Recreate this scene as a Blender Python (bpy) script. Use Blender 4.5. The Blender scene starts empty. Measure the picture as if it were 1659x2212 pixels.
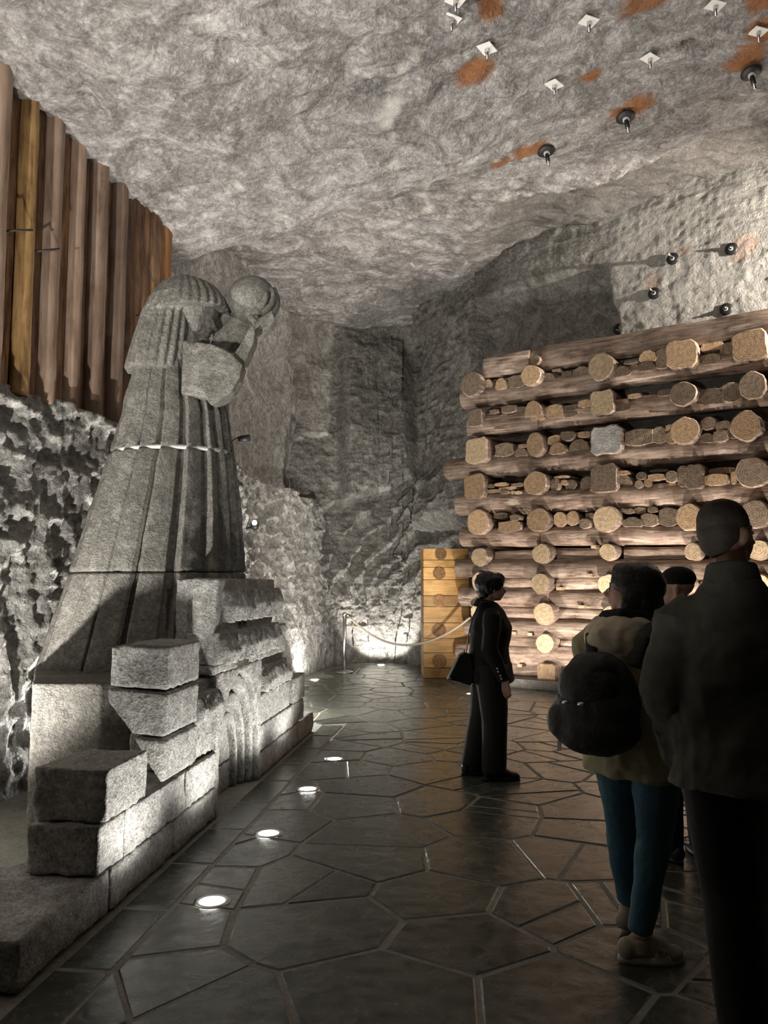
import bpy, bmesh, math, random
import numpy as np
from mathutils import Vector, Matrix, Euler
SC = bpy.context.scene
COL = SC.collection
PI = math.pi
random.seed(7)
# ------------------------------------------------------------ camera
FPX, CX, CY, HZ, CAMH = 1700.0, 829.5, 1106.0, 1259.0, 1.57
PITCH = math.atan((HZ - CY) / FPX)
cd = bpy.data.cameras.new('camera'); cam = bpy.data.objects.new('camera', cd); COL.objects.link(cam)
cam.location = (0, 0, CAMH); cam.rotation_euler = (PI / 2 + PITCH, 0, 0)
cd.sensor_fit = 'VERTICAL'; cd.sensor_height = 36.0; cd.lens = FPX / 2212 * 36; cd.clip_start = .05
SC.camera = cam
def ray(px, py):
    x, y = (px - CX) / FPX, (CY - py) / FPX
    c, s = math.cos(PITCH), math.sin(PITCH)
    return Vector((x, c - y * s, s + y * c))
def on_ground(px, py, z=0.0):
    r = ray(px, py); return Vector((0, 0, CAMH)) + r * ((z - CAMH) / r.z)
def at_depth(px, py, Y):
    r = ray(px, py); return Vector((0, 0, CAMH)) + r * (Y / r.y)
def on_plane(px, py, P, n):
    r = ray(px, py); o = Vector((0, 0, CAMH)); return o + r * ((P - o).dot(n) / r.dot(n))
def project(P):
    c, s = math.cos(PITCH), math.sin(PITCH)
    x, y, z = P[0], P[1], P[2] - CAMH
    d = y * c + z * s; u = -y * s + z * c
    if d < .1: return None
    return CX + x / d * FPX, CY - u / d * FPX
# ------------------------------------------------------------ world, exposure, lamps
w = bpy.data.worlds.new('world'); SC.world = w; w.use_nodes = True
w.node_tree.nodes['Background'].inputs[0].default_value = (.9, .88, .84, 1)
w.node_tree.nodes['Background'].inputs[1].default_value = .0
SC.view_settings.view_transform = 'Standard'; SC.view_settings.look = 'None'
SC.view_settings.gamma = 1; SC.view_settings.use_curve_mapping = False
SC.view_settings.exposure = 0.0
def lamp(name, kind, loc, power, col=(1, 1, 1), aim=None, size=.1, cone=None, blend=.5, sx=None):
    l = bpy.data.lights.new(name, kind); l.energy = power; l.color = col
    if kind == 'AREA':
        l.size = size
        if sx: l.shape = 'RECTANGLE'; l.size_y = sx
    else: l.shadow_soft_size = size
    if kind == 'SPOT': l.spot_size = math.radians(cone or 90); l.spot_blend = blend
    o = bpy.data.objects.new(name, l); COL.objects.link(o); o.location = loc
    if aim is not None: o.rotation_euler = (Vector(aim) - Vector(loc)).to_track_quat('-Z', 'Y').to_euler()
    o['kind'] = 'helper'
    return o
WHITE = (1.0, .965, .90); COOL = (.97, .98, 1.0); WARM = (1.0, .90, .80)
# unseen fill spots added to brighten the vault from below, no fixtures
lamp('vault_fill', 'SPOT', (-3.6, -1.0, 1.0), 3000, WHITE, (-1.3, 5.2, 6.3), .15, 66, 1.0)
lamp('vault_fill', 'SPOT', (.2, 1.3, .3), 560, WHITE, (.3, 5.6, 7.0), .2, 62, 1.0)
lamp('vault_fill', 'SPOT', (-1.0, 9.5, .4), 420, WHITE, (-.1, 11.2, 7.0), .2, 95, 1.0)
# spot on the statue and the timber lining
lamp('statue_spot', 'SPOT', (2.2, .5, 3.8), 210, WHITE, (-2.6, 6.8, 3.0), .08, 46, .7)
lamp('far_rock_fill', 'SPOT', (.6, 7.0, .3), 1900, WHITE, (-1.0, 15.5, 2.2), .15, 38, 1.0)  # unseen fill, added to brighten the far rock slope
# lamp on top of the cribs, out of frame to the right
lamp('crib_top_lamp', 'SPOT', (6.9, 8.5, 5.7), 2000, WARM, (4.4, 11.4, 5.75), .04, 84, .5)
# lamps at the foot of the left wall and of the far rocks
lamp('rock_lamp', 'POINT', (-1.2, 9.6, .5), 110, WHITE, size=.05)
lamp('left_wall_lamp', 'SPOT', (-2.55, 4.1, .15), 700, WHITE, (-3.3, 4.6, 2.2), .05, 150, .7)
lamp('left_wall_lamp', 'SPOT', (-2.2, 7.7, .15), 700, WHITE, (-2.9, 7.0, 2.2), .05, 150, .7)
lamp('left_wall_lamp', 'SPOT', (-1.65, 10.3, .15), 420, WHITE, (-2.4, 10.8, 2.4), .05, 150, .7)
# ------------------------------------------------------------ noise
def _h(ix, iy, iz, seed):
    n = (ix * 374761393 + iy * 668265263 + iz * 2147483647 + seed * 1274126177) & 0xFFFFFFFF
    n = ((n ^ (n >> 13)) * 1274126177) & 0xFFFFFFFF
    n = ((n ^ (n >> 15)) * 2246822519) & 0xFFFFFFFF
    return ((n ^ (n >> 16)) & 0xFFFF) / 32767.5 - 1
def vnoise(P, seed=0):
    P = np.asarray(P, float); i = np.floor(P).astype(np.int64); f = P - i
    u = f * f * f * (f * (f * 6 - 15) + 10); r = 0
    for dx in (0, 1):
        for dy in (0, 1):
            for dz in (0, 1):
                wt = (u[..., 0] if dx else 1 - u[..., 0]) * (u[..., 1] if dy else 1 - u[..., 1]) * (u[..., 2] if dz else 1 - u[..., 2])
                r = r + wt * _h(i[..., 0] + dx, i[..., 1] + dy, i[..., 2] + dz, seed)
    return r
def fbm(P, sc, octv=4, seed=0, ridge=False, gain=.5):
    P = np.asarray(P, float) * sc; a = 1; t = 0; tot = 0
    for k in range(octv):
        n = vnoise(P * (2.03 ** k) + 17.3 * k, seed + k)
        if ridge: n = 1 - 2 * np.abs(n)
        t = t + a * n; tot += a; a *= gain
    return t / tot
def sst(x, a, b):
    t = np.clip((np.asarray(x, float) - a) / (b - a), 0, 1); return t * t * (3 - 2 * t)
# ------------------------------------------------------------ materials
class NT:
    def __init__(s, name):
        s.m = bpy.data.materials.new(name); s.m.use_nodes = True; s.t = s.m.node_tree; s.b = s.t.nodes['Principled BSDF']
    def n(s, typ, **kw):
        nd = s.t.nodes.new(typ)
        for k, v in kw.items():
            if k in nd.inputs: nd.inputs[k].default_value = v
            else: setattr(nd, k, v)
        return nd
    def l(s, a, b): s.t.links.new(a, b)
    def coords(s, mode='Object', scale=(1, 1, 1), rnd=False):
        tc = s.n('ShaderNodeTexCoord') if mode == 'Object' else s.n('ShaderNodeNewGeometry')
        o = tc.outputs['Object' if mode == 'Object' else 'Position']
        mp = s.n('ShaderNodeMapping'); s.l(o, mp.inputs['Vector']); mp.inputs['Scale'].default_value = scale
        if rnd:
            oi = s.n('ShaderNodeObjectInfo'); ml = s.n('ShaderNodeMath', operation='MULTIPLY'); ml.inputs[1].default_value = 37.0
            s.l(oi.outputs['Random'], ml.inputs[0]); s.l(ml.outputs[0], mp.inputs['Location'])
        return mp.outputs[0]
    def noise(s, vec, scale, detail=6, rough=.6, dist=0.0):
        q = s.n('ShaderNodeTexNoise'); q.inputs['Scale'].default_value = scale; q.inputs['Detail'].default_value = detail
        q.inputs['Roughness'].default_value = rough; q.inputs['Distortion'].default_value = dist; s.l(vec, q.inputs['Vector']); return q.outputs['Fac']
    def ramp(s, fac, stops):
        r = s.n('ShaderNodeValToRGB'); e = r.color_ramp.elements
        while len(e) < len(stops): e.new(.5)
        for el, (p, c) in zip(e, stops): el.position = p; el.color = (*c, 1) if len(c) == 3 else c
        s.l(fac, r.inputs[0]); return r.outputs[0]
    def mix(s, fac, a, b, mode='MIX'):
        q = s.n('ShaderNodeMix', data_type='RGBA', blend_type=mode)
        for sock, v in ((q.inputs[0], fac), (q.inputs[6], a), (q.inputs[7], b)):
            if isinstance(v, (int, float)): sock.default_value = v
            elif isinstance(v, tuple): sock.default_value = (*v, 1)
            else: s.l(v, sock)
        return q.outputs[2]
    def math(s, op, a, b=0.0):
        q = s.n('ShaderNodeMath', operation=op)
        for k, v in enumerate((a, b)):
            if isinstance(v, (int, float)): q.inputs[k].default_value = v
            else: s.l(v, q.inputs[k])
        return q.outputs[0]
    def attr(s, name):
        q = s.n('ShaderNodeAttribute'); q.attribute_name = name; return q.outputs['Fac']
    def bump(s, h, dist, strength=1.0, nrm=None):
        q = s.n('ShaderNodeBump'); q.inputs['Distance'].default_value = dist; q.inputs['Strength'].default_value = strength
        s.l(h, q.inputs['Height'])
        if nrm is not None: s.l(nrm, q.inputs['Normal'])
        s.l(q.outputs[0], s.b.inputs['Normal']); return q.outputs[0]
    def fin(s, col=None, rough=.8, spec=.5, metal=0.0):
        if col is not None:
            if isinstance(col, tuple): s.b.inputs['Base Color'].default_value = (*col, 1)
            else: s.l(col, s.b.inputs['Base Color'])
        if isinstance(rough, (int, float)): s.b.inputs['Roughness'].default_value = rough
        else: s.l(rough, s.b.inputs['Roughness'])
        s.b.inputs['Specular IOR Level'].default_value = spec; s.b.inputs['Metallic'].default_value = metal
        return s.m
def m_rock(name, dark, mid, light, swirl=2.0, bd=.03, rough=.62, stretch=(1, 1, 1), veins=True):
    a = NT(name); v = a.coords('World', stretch)
    big = a.noise(v, .55, 4, .6, .6); md = a.noise(v, swirl, 9, .72, 2.2); fine = a.noise(v, 26, 5, .7, .4); sp = a.noise(v, 7, 7, .72, 2.6)
    h = a.math('ADD', a.math('MULTIPLY', md, .55), a.math('ADD', a.math('MULTIPLY', big, .15), a.math('MULTIPLY', sp, .3)))
    c = a.ramp(h, [(.42, dark), (.5, mid), (.58, light)])
    c = a.mix(.22, c, a.ramp(fine, [(.33, tuple(x * .45 for x in mid)), (.5, mid), (.68, tuple(min(1, x * 1.7) for x in light))]), 'MIX')
    if veins:
        c = a.mix(a.attr('rust'), c, a.mix(sp, (.16, .055, .015), (.42, .17, .05)))
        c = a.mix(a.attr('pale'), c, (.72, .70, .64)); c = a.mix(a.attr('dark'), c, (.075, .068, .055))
    wv = a.n('ShaderNodeTexWave'); wv.inputs['Scale'].default_value = swirl * .9; wv.inputs['Distortion'].default_value = 14; wv.inputs['Detail'].default_value = 5
    wv.inputs['Detail Scale'].default_value = 1.4; wv.inputs['Detail Roughness'].default_value = .7; wv.bands_direction = 'DIAGONAL'; a.l(v, wv.inputs['Vector'])
    hh = a.math('ADD', a.math('MULTIPLY', sp, .9), a.math('MULTIPLY', wv.outputs['Fac'], .35))
    n1 = a.bump(hh, bd * 2.4, .9); a.bump(fine, bd * .55, .8, n1)
    return a.fin(c, a.ramp(fine, [(.35, (rough + .2,) * 3), (.7, (rough - .25,) * 3)]), .5)
def m_stone(name, dark, mid, light, bd=.012, sc=1.0, rough=.7):
    a = NT(name); v = a.coords('World')
    f = a.noise(v, 34 * sc, 5, .7); s2 = a.noise(v, 6 * sc, 6, .7, .5); g = a.noise(v, 90 * sc, 3, .6)
    c = a.ramp(a.math('ADD', a.math('MULTIPLY', f, .5), a.math('MULTIPLY', s2, .5)), [(.38, dark), (.5, mid), (.62, light)])
    c = a.mix(.35, c, a.ramp(g, [(.35, dark), (.65, light)]))
    n1 = a.bump(f, bd, .9); a.bump(g, bd * .35, .8, n1)
    return a.fin(c, rough, .4)
def m_wood(name, dark, mid, light, axis=0, sc=1.0, bd=.01, rough=.75, pale=None):
    a = NT(name); st = [9.0, 9.0, 9.0]; st[axis] = 1.0
    v = a.coords('Object', tuple(st), True); v2 = a.coords('Object', (1, 1, 1), True)
    g = a.noise(v, 2.6 * sc, 7, .68, .4); b = a.noise(v2, 2.2 * sc, 4, .6, .6); fl = a.noise(v, .8 * sc, 6, .7, .8)
    c = a.ramp(a.math('ADD', a.math('MULTIPLY', g, .6), a.math('MULTIPLY', b, .4)), [(.38, dark), (.5, mid), (.62, light)])
    if pale: c = a.mix(a.ramp(fl, [(.55, (0, 0, 0)), (.62, (1, 1, 1))]), c, pale)
    oi = a.n('ShaderNodeObjectInfo'); hs = a.n('ShaderNodeHueSaturation'); a.l(c, hs.inputs['Color'])
    mr = a.n('ShaderNodeMapRange'); a.l(oi.outputs['Random'], mr.inputs[0]); mr.inputs[3].default_value = .68; mr.inputs[4].default_value = 1.25
    a.l(mr.outputs[0], hs.inputs['Value'])
    a.bump(a.math('ADD', g, a.math('MULTIPLY', b, .5)), bd, .9)
    return a.fin(hs.outputs[0], rough, .3)
def m_endgrain(name, a1, a2, axis=0, rough=.8):
    a = NT(name); tc = a.n('ShaderNodeTexCoord'); mp = a.n('ShaderNodeMapping'); a.l(tc.outputs['Object'], mp.inputs[0])
    s = [14.0, 14.0, 14.0]; s[axis] = 0.3; mp.inputs['Scale'].default_value = s
    wv = a.n('ShaderNodeTexWave', wave_type='RINGS', rings_direction='XYZ'[axis]); wv.inputs['Scale'].default_value = .75
    wv.inputs['Distortion'].default_value = 1.6; wv.inputs['Detail'].default_value = 4; a.l(mp.outputs[0], wv.inputs['Vector'])
    v = a.coords('Object', (1, 1, 1), True); nz = a.noise(v, 22, 6, .7); b = a.noise(v, 3, 4, .6)
    c = a.mix(a.math('MULTIPLY', wv.outputs['Fac'], .8), tuple(x * .7 for x in a1), a2); c = a.mix(.45, c, a.ramp(nz, [(.36, tuple(x * .45 for x in a1)), (.62, a2)]))
    oi = a.n('ShaderNodeObjectInfo'); hs = a.n('ShaderNodeHueSaturation'); a.l(c, hs.inputs['Color'])
    mr = a.n('ShaderNodeMapRange'); a.l(oi.outputs['Random'], mr.inputs[0]); mr.inputs[3].default_value = .6; mr.inputs[4].default_value = 1.25
    a.l(mr.outputs[0], hs.inputs['Value']); a.bump(nz, .012, .8)
    return a.fin(hs.outputs[0], rough, .25)
def m_plain(name, col, rough=.6, spec=.4, metal=0.0, var=.25, sc=30, bd=.002):
    a = NT(name); v = a.coords('Object'); f = a.noise(v, sc, 4, .6)
    c = a.mix(f, tuple(x * (1 - var) for x in col), tuple(min(1, x * (1 + var)) for x in col)); a.bump(f, bd, .6)
    return a.fin(c, rough, spec, metal)
def m_emit(name, col, s):
    a = NT(name); a.b.inputs['Emission Color'].default_value = (*col, 1); a.b.inputs['Emission Strength'].default_value = s; return a.fin((1, 1, 1), .3)
M = {}
M['ceiling'] = m_rock('ceiling_rock', (.12, .11, .10), (.295, .272, .256), (.58, .552, .535), 1.5, .024, .75)
M['rock'] = m_rock('back_rock', (.11, .102, .09), (.23, .215, .19), (.42, .40, .36), 1.8, .03, .6)
M['crag'] = m_rock('craggy_rock', (.15, .14, .13), (.34, .325, .30), (.60, .58, .54), 3.0, .03, .65)
M['salt'] = m_stone('grey_carved_stone', (.07, .065, .056), (.155, .145, .127), (.33, .315, .28), .022)
M['salt_light'] = m_stone('pale_hewn_stone', (.15, .145, .135), (.34, .33, .31), (.68, .67, .64), .035, .8)
M['salt_seam'] = m_stone('white_salt_seam', (.4, .39, .36), (.55, .54, .5), (.7, .69, .65), .01)
M['bark'] = m_wood('weathered_log', (.10, .066, .046), (.29, .208, .16), (.47, .365, .29), 0, 1, .012, .78, (.52, .43, .34))
M['end'] = m_endgrain('log_end_grain', (.36, .21, .11), (.58, .40, .24), 1)
M['end_dark'] = m_endgrain('old_end_grain', (.13, .09, .065), (.30, .22, .16), 1)
M['end_pale'] = m_endgrain('fresh_end_grain', (.50, .34, .19), (.72, .56, .36), 1)
M['lining'] = m_wood('split_timber', (.055, .030, .016), (.19, .105, .060), (.36, .215, .14), 2, .8, .015, .7, (.38, .20, .07))
M['lining_pale'] = m_wood('smooth_timber', (.14, .09, .06), (.27, .185, .135), (.38, .28, .215), 2, .5, .006, .65)
M['plank'] = m_wood('yellow_plank', (.25, .125, .035), (.42, .235, .075), (.55, .33, .12), 0, .8, .003, .5)
M['dark'] = m_plain('dark_hollow', (.015, .012, .01), .9)
M['steel'] = m_plain('brushed_steel', (.55, .54, .52), .3, .5, 1.0, .1)
M['iron'] = m_plain('black_iron', (.02, .02, .02), .5, .5, .3)
M['galv'] = m_plain('pale_plate', (.62, .60, .57), .55, .5, .1, .2)
M['lens'] = m_emit('lit_lens', (1, .99, .96), 60)
M['grout'] = m_stone('floor_mortar', (.13, .13, .11), (.22, .21, .185), (.32, .31, .28), .003)
def m_slate():
    a = NT('wet_slate'); v = a.coords('World'); n1 = a.noise(v, 1.4, 5, .6, .8); n2 = a.noise(v, 9, 8, .7, 1.0)
    c = a.ramp(a.math('ADD', a.math('MULTIPLY', n1, .5), a.math('MULTIPLY', n2, .5)), [(.36, (.030, .035, .027)), (.5, (.058, .063, .049)), (.66, (.115, .115, .094))])
    oi = a.n('ShaderNodeObjectInfo'); hs = a.n('ShaderNodeHueSaturation'); a.l(c, hs.inputs['Color'])
    mr = a.n('ShaderNodeMapRange'); a.l(oi.outputs['Random'], mr.inputs[0]); mr.inputs[3].default_value = .75; mr.inputs[4].default_value = 1.3
    a.l(mr.outputs[0], hs.inputs['Value']); a.bump(n2, .006, .55)
    return a.fin(hs.outputs[0], a.ramp(n2, [(.35, (.13,) * 3), (.7, (.34,) * 3)]), .5)
M['slate'] = m_slate()
# ------------------------------------------------------------ object helpers
def tag(o, label=None, cat=None, group=None, kind=None):
    for k, v in (('label', label), ('category', cat), ('group', group), ('kind', kind)):
        if v: o[k] = v
    return o
def empty(name, loc=(0, 0, 0), rz=0.0):
    o = bpy.data.objects.new(name, None); COL.objects.link(o); o.location = loc; o.rotation_euler = (0, 0, rz); o.empty_display_size = .1; return o
def link(name, me, mats, parent=None, loc=None, rot=None, smooth=True):
    if mats is not None:
        for m in (mats if isinstance(mats, (list, tuple)) else [mats]): me.materials.append(m)
    if smooth: me.polygons.foreach_set('use_smooth', [True] * len(me.polygons))
    o = bpy.data.objects.new(name, me); COL.objects.link(o)
    if parent is not None: o.parent = parent
    if loc is not None: o.location = loc
    if rot is not None: o.rotation_euler = rot
    return o
def mesh(name, V, F):
    me = bpy.data.meshes.new(name); me.from_pydata([tuple(v) for v in V], [], [tuple(f) for f in F]); me.update(); return me
def grid_mesh(name, P, attrs=None):
    nu, nv = P.shape[:2]; idx = np.arange(nu * nv).reshape(nu, nv)
    q = np.stack([idx[:-1, :-1], idx[1:, :-1], idx[1:, 1:], idx[:-1, 1:]], -1).reshape(-1, 4)
    me = bpy.data.meshes.new(name); me.vertices.add(nu * nv); me.vertices.foreach_set('co', P.reshape(-1))
    me.loops.add(q.size); me.loops.foreach_set('vertex_index', q.reshape(-1).astype(np.int32))
    me.polygons.add(len(q)); me.polygons.foreach_set('loop_start', np.arange(0, q.size, 4, dtype=np.int32)); me.polygons.foreach_set('loop_total', np.full(len(q), 4, np.int32))
    me.update(calc_edges=True)
    for k, a in (attrs or {}).items():
        at = me.attributes.new(k, 'FLOAT', 'POINT'); at.data.foreach_set('value', a.reshape(-1).astype(np.float32))
    return me
def box_vf(x0, x1, y0, y1, z0, z1):
    V = [(x, y, z) for z in (z0, z1) for y in (y0, y1) for x in (x0, x1)]
    return V, [(0, 2, 3, 1), (4, 5, 7, 6), (0, 1, 5, 4), (2, 6, 7, 3), (0, 4, 6, 2), (1, 3, 7, 5)]
def prism_vf(poly3, off):
    """poly3: list of 3-D points (planar loop), off: extrusion vector"""
    n = len(poly3); off = Vector(off); V = [Vector(p) for p in poly3] + [Vector(p) + off for p in poly3]
    F = [tuple(range(n))[::-1], tuple(range(n, 2 * n))] + [(i, (i + 1) % n, n + (i + 1) % n, n + i) for i in range(n)]
    return V, F
def merge(*vfs):
    V, F = [], []
    for v, f in vfs:
        k = len(V); V += [tuple(x) for x in v]; F += [tuple(i + k for i in q) for q in f]
    return V, F
def fixn(me):
    bm = bmesh.new(); bm.from_mesh(me); bmesh.ops.recalc_face_normals(bm, faces=bm.faces); bm.to_mesh(me); bm.free(); me.update()
def bevelled(me, w, seg=1):
    bm = bmesh.new(); bm.from_mesh(me); bmesh.ops.recalc_face_normals(bm, faces=bm.faces)
    bmesh.ops.bevel(bm, geom=list(bm.edges), offset=w, segments=seg, affect='EDGES', clamp_overlap=True); bm.to_mesh(me); bm.free(); me.update()
def tube_vf(pts, rad, seg=12, cap=True, up=None):
    """tapered tube; rad: list of r or (rx,ry); frames from up vector"""
    pts = [Vector(p) for p in pts]; V, F = [], []; n = len(pts); px = None
    for i, p in enumerate(pts):
        t = (pts[min(i + 1, n - 1)] - pts[max(i - 1, 0)]).normalized()
        if px is None:
            u = Vector(up) if up else (Vector((1, 0, 0)) if abs(t.x) < .8 else Vector((0, 1, 0)))
            px = (u - t * u.dot(t)).normalized()
        else: px = (px - t * px.dot(t)).normalized()
        py = t.cross(px); r = rad[i] if isinstance(rad, (list, tuple)) else rad; rx, ry = r if isinstance(r, (tuple, list)) else (r, r)
        for k in range(seg):
            a = 2 * PI * k / seg; V.append(p + px * (math.cos(a) * rx) + py * (math.sin(a) * ry))
    for i in range(n - 1):
        for k in range(seg):
            a, b = i * seg + k, i * seg + (k + 1) % seg; F.append((a, b, b + seg, a + seg))
    if cap: F += [tuple(range(seg))[::-1], tuple(range((n - 1) * seg, n * seg))]
    return V, F
def ball_vf(c, r, seg=14, rings=9, rot=None):
    rx, ry, rz = r if isinstance(r, (tuple, list)) else (r, r, r); c = Vector(c); V, F = [], []
    R = Euler(rot).to_matrix() if rot else Matrix.Identity(3)
    V.append(c + R @ Vector((0, 0, rz)))
    for i in range(1, rings):
        th = PI * i / rings
        for k in range(seg):
            a = 2 * PI * k / seg; V.append(c + R @ Vector((rx * math.sin(th) * math.cos(a), ry * math.sin(th) * math.sin(a), rz * math.cos(th))))
    V.append(c + R @ Vector((0, 0, -rz))); L = len(V) - 1
    for k in range(seg): F.append((0, 1 + k, 1 + (k + 1) % seg)); F.append((L, L - seg + (k + 1) % seg, L - seg + k))
    for i in range(rings - 2):
        for k in range(seg):
            a, b = 1 + i * seg + k, 1 + i * seg + (k + 1) % seg; F.append((a, a + seg, b + seg, b))
    return V, F
def cone_ball(c0, r0, c1, r1):
    return merge(ball_vf(c0, r0, 12, 8), ball_vf(c1, r1, 12, 8), tube_vf([c0, c1], [r0, r1], 12))
def remeshed(name, vf, voxel, smooth_it=0, disp=None, seed=0):
    """union of overlapping closed shells by voxel remesh; disp=(amplitude, scale, octaves) pushes along normals"""
    me = mesh(name, *vf); fixn(me); o = bpy.data.objects.new(name, me); COL.objects.link(o)
    r = o.modifiers.new('r', 'REMESH'); r.mode = 'VOXEL'; r.voxel_size = voxel; r.adaptivity = 0
    if smooth_it: s = o.modifiers.new('s', 'SMOOTH'); s.iterations = smooth_it; s.factor = .5
    dg = bpy.context.evaluated_depsgraph_get(); dg.update()
    out = bpy.data.meshes.new_from_object(o.evaluated_get(dg)); bpy.data.objects.remove(o); bpy.data.meshes.remove(me); out.name = name
    if disp:
        n = len(out.vertices); co = np.empty(n * 3); nn = np.empty(n * 3, dtype=np.float32); out.vertices.foreach_get('co', co); out.vertex_normals.foreach_get('vector', nn)
        co = co.reshape(-1, 3); nn = nn.reshape(-1, 3); co = co + nn * (fbm(co, disp[1], disp[2], seed) * disp[0])[:, None]
        out.vertices.foreach_set('co', co.reshape(-1)); out.update()
    return out
# ------------------------------------------------------------ plan of the chamber
def wallX(Y): return -3.03 + .2126 * (np.asarray(Y, float) - 6.2)
def vein_attr(P, pts, wd):
    """distance of points to a polyline (3-D points) -> 1 near it"""
    d = np.full(P.shape[:-1], 1e9); nz = fbm(P, 3, 3, 5) * .16
    for a, b in zip(pts[:-1], pts[1:]):
        a, b = np.array(a), np.array(b); ab = b - a; t = np.clip(((P - a) @ ab) / (ab @ ab), 0, 1)
        d = np.minimum(d, np.linalg.norm(P - (a + t[..., None] * ab), axis=-1))
    return 1 - sst(d + nz, wd * .3, wd)
# ---- ceiling
def ceil_base(X, Y):
    X = np.asarray(X, float); Y = np.asarray(Y, float); dx = X - wallX(Y)
    z = 5.52 + 1.5 * sst(dx, -.8, 7.5)
    z = z + (1 - sst(dx, .5, 6)) * 1.35 * sst(Y + .35 * dx, 9.3, 11.6)
    q = (X - 4.46) * .497 + (Y - 9.15) * .868
    z = z + .42 * sst(q, -.04, .16) * sst(X, 1.2, 2.6)
    return z
us = np.linspace(-6.2, 9.5, 380); vs = np.linspace(-3.0, 18.4, 500)
X, Y = np.meshgrid(us, vs, indexing='ij'); Z = ceil_base(X, Y); P = np.stack([X, Y, Z], -1); P2 = np.stack([X * .7, Y * 1.3, Z], -1)
wob = fbm(P, .8, 3, 11)[..., None] * np.array([.5, .35, 0])
Z = Z + .16 * fbm(P, .45, 3, 1) + .085 * fbm(P2 + wob, 1.5, 4, 2, True) + .045 * fbm(P2 + wob, 4.5, 4, 3, True)
def ceil_pt(px, py):
    """where the sight line meets the ceiling"""
    z = 6.2
    for _ in range(25): p = on_ground(px, py, z); z = float(ceil_base(p.x, p.y))
    return p
def hollow(Z, px, py, ru, rv, ang, depth):
    c = ceil_pt(px, py); ca, sa = math.cos(ang), math.sin(ang); a = ((X - c.x) * ca + (Y - c.y) * sa) / ru; b = (-(X - c.x) * sa + (Y - c.y) * ca) / rv
    return Z + depth * (1 - sst(a * a + b * b, .55, 1.0))
Z = hollow(Z, 1530, 112, .34, .12, .25, .12); Z = hollow(Z, 1125, 2, .52, .30, .1, .16)
Z_CEIL = Z
P = np.stack([X, Y, Z], -1)
rust = np.zeros(X.shape); nz = fbm(P, 3.2, 4, 21) * .9
for px, py, r in ((1033, 175, .21), (1065, 45, .17), (1280, 183, .15), (1368, 250, .26), (1130, 338, .17), (1085, 352, .15), (1415, 8, .30), (1625, 110, .2), (1610, 135, .22), (1650, 70, .2), (1655, 0, .2), (1160, 330, .14)):
    c = ceil_pt(px, py); d = np.hypot(X - c.x, (Y - c.y) * .9) / r + nz * .6; rust = np.maximum(rust, (1 - sst(d, .6, 1.05)) * .95)
pale = np.zeros(X.shape)
for path, wd in (((  (975, 55), (945, 100), (900, 130), (862, 185), (868, 225), (835, 270)), .10), (((925, 390), (915, 430), (935, 470), (905, 500), (925, 535)), .09), (((840, 290), (860, 330), (855, 360)), .05)):
    pale = np.maximum(pale, vein_attr(P, [tuple(ceil_pt(*q)) for q in path], wd) * .7)
qq = (X - 4.46) * .497 + (Y - 9.15) * .868 + .12 * fbm(P, 1.6, 4, 61); painted_shade = .72 * sst(qq, 0, .12) * sst(X + .5 * fbm(P, .8, 3, 62), .9, 2.2) * (1 - .8 * sst(qq, 1.6, 2.3))  # shade on the right-hand ceiling band, painted into the rock colour
ce = link('ceiling', grid_mesh('ceiling', P, {'rust': rust, 'pale': pale, 'dark': painted_shade}), M['ceiling']); tag(ce, 'swirling grey rock vault over the whole chamber', 'ceiling', None, 'structure')
# ---- left wall (craggy lower part with a ledge at 3.18 m, pushed back above it)
s = np.linspace(-3.5, 15.3, 560); h = np.linspace(-.1, 8.6, 300); S, H = np.meshgrid(s, h, indexing='ij')
nL = np.array([.978, -.208, 0]); Pw = np.stack([wallX(S), S, H], -1)
up = sst(H, 3.13, 3.22)
off = -.42 * up + (1 - up) * (.05 + .22 * (1 - sst(H, 0, 2.6)) + .02)
far = sst(S, 9.0, 9.4); off = off - far * up * .35 - (1 - up) * far * .22 * sst(S, 10, 12)
rr = fbm(Pw, 1.1, 4, 31); cr = fbm(Pw * np.array([1, 1, 1.25]), 3.6, 5, 33, True); pk = fbm(Pw, 8.0, 4, 36, True)
crag = (1 - up) * sst(H, -.2, 1.6); off = off + rr * (.10 + .10 * up) + cr * (.035 + .10 * crag) + pk * (.010 + .035 * crag)
P = Pw + nL * off[..., None]; P[..., 2] += (1 - up) * fbm(Pw, 1.5, 2, 39) * .05
wl = link('wall_left', grid_mesh('wall_left', P, {'rust': np.zeros(S.shape), 'pale': np.zeros(S.shape), 'dark': np.zeros(S.shape)}), M['crag'])
tag(wl, 'craggy pitted pale rock wall along the left side below the timber lining', 'wall', None, 'structure')
# ---- back and right wall: one polyline with bulges, ledges and panels
poly = [(-2.3, 15.3), (-1.3, 16.4), (0, 17.0), (1.0, 16.8), (1.35, 15.2), (2.07, 13.35), (3.7, 12.2), (5.35, 11.0), (7.2, 9.7), (9.2, 8.1)]
pp = [poly[0]]
for a, b in zip(poly[:-1], poly[1:]): pp += [((a[0] * 3 + b[0]) / 4, (a[1] * 3 + b[1]) / 4), ((a[0] + b[0]) / 2, (a[1] + b[1]) / 2), ((a[0] + 3 * b[0]) / 4, (a[1] + 3 * b[1]) / 4)]
pp = np.array(pp + [poly[-1]])
for _ in range(3): pp[1:-1] = pp[:-2] * .25 + pp[1:-1] * .5 + pp[2:] * .25
L = np.concatenate([[0], np.cumsum(np.linalg.norm(np.diff(pp, axis=0), axis=1))])
s = np.linspace(0, L[-1], 620); bx, by = np.interp(s, L, pp[:, 0]), np.interp(s, L, pp[:, 1])
tx, ty = np.gradient(bx, s), np.gradient(by, s); ln = np.hypot(tx, ty); nx, ny = ty / ln, -tx / ln
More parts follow.
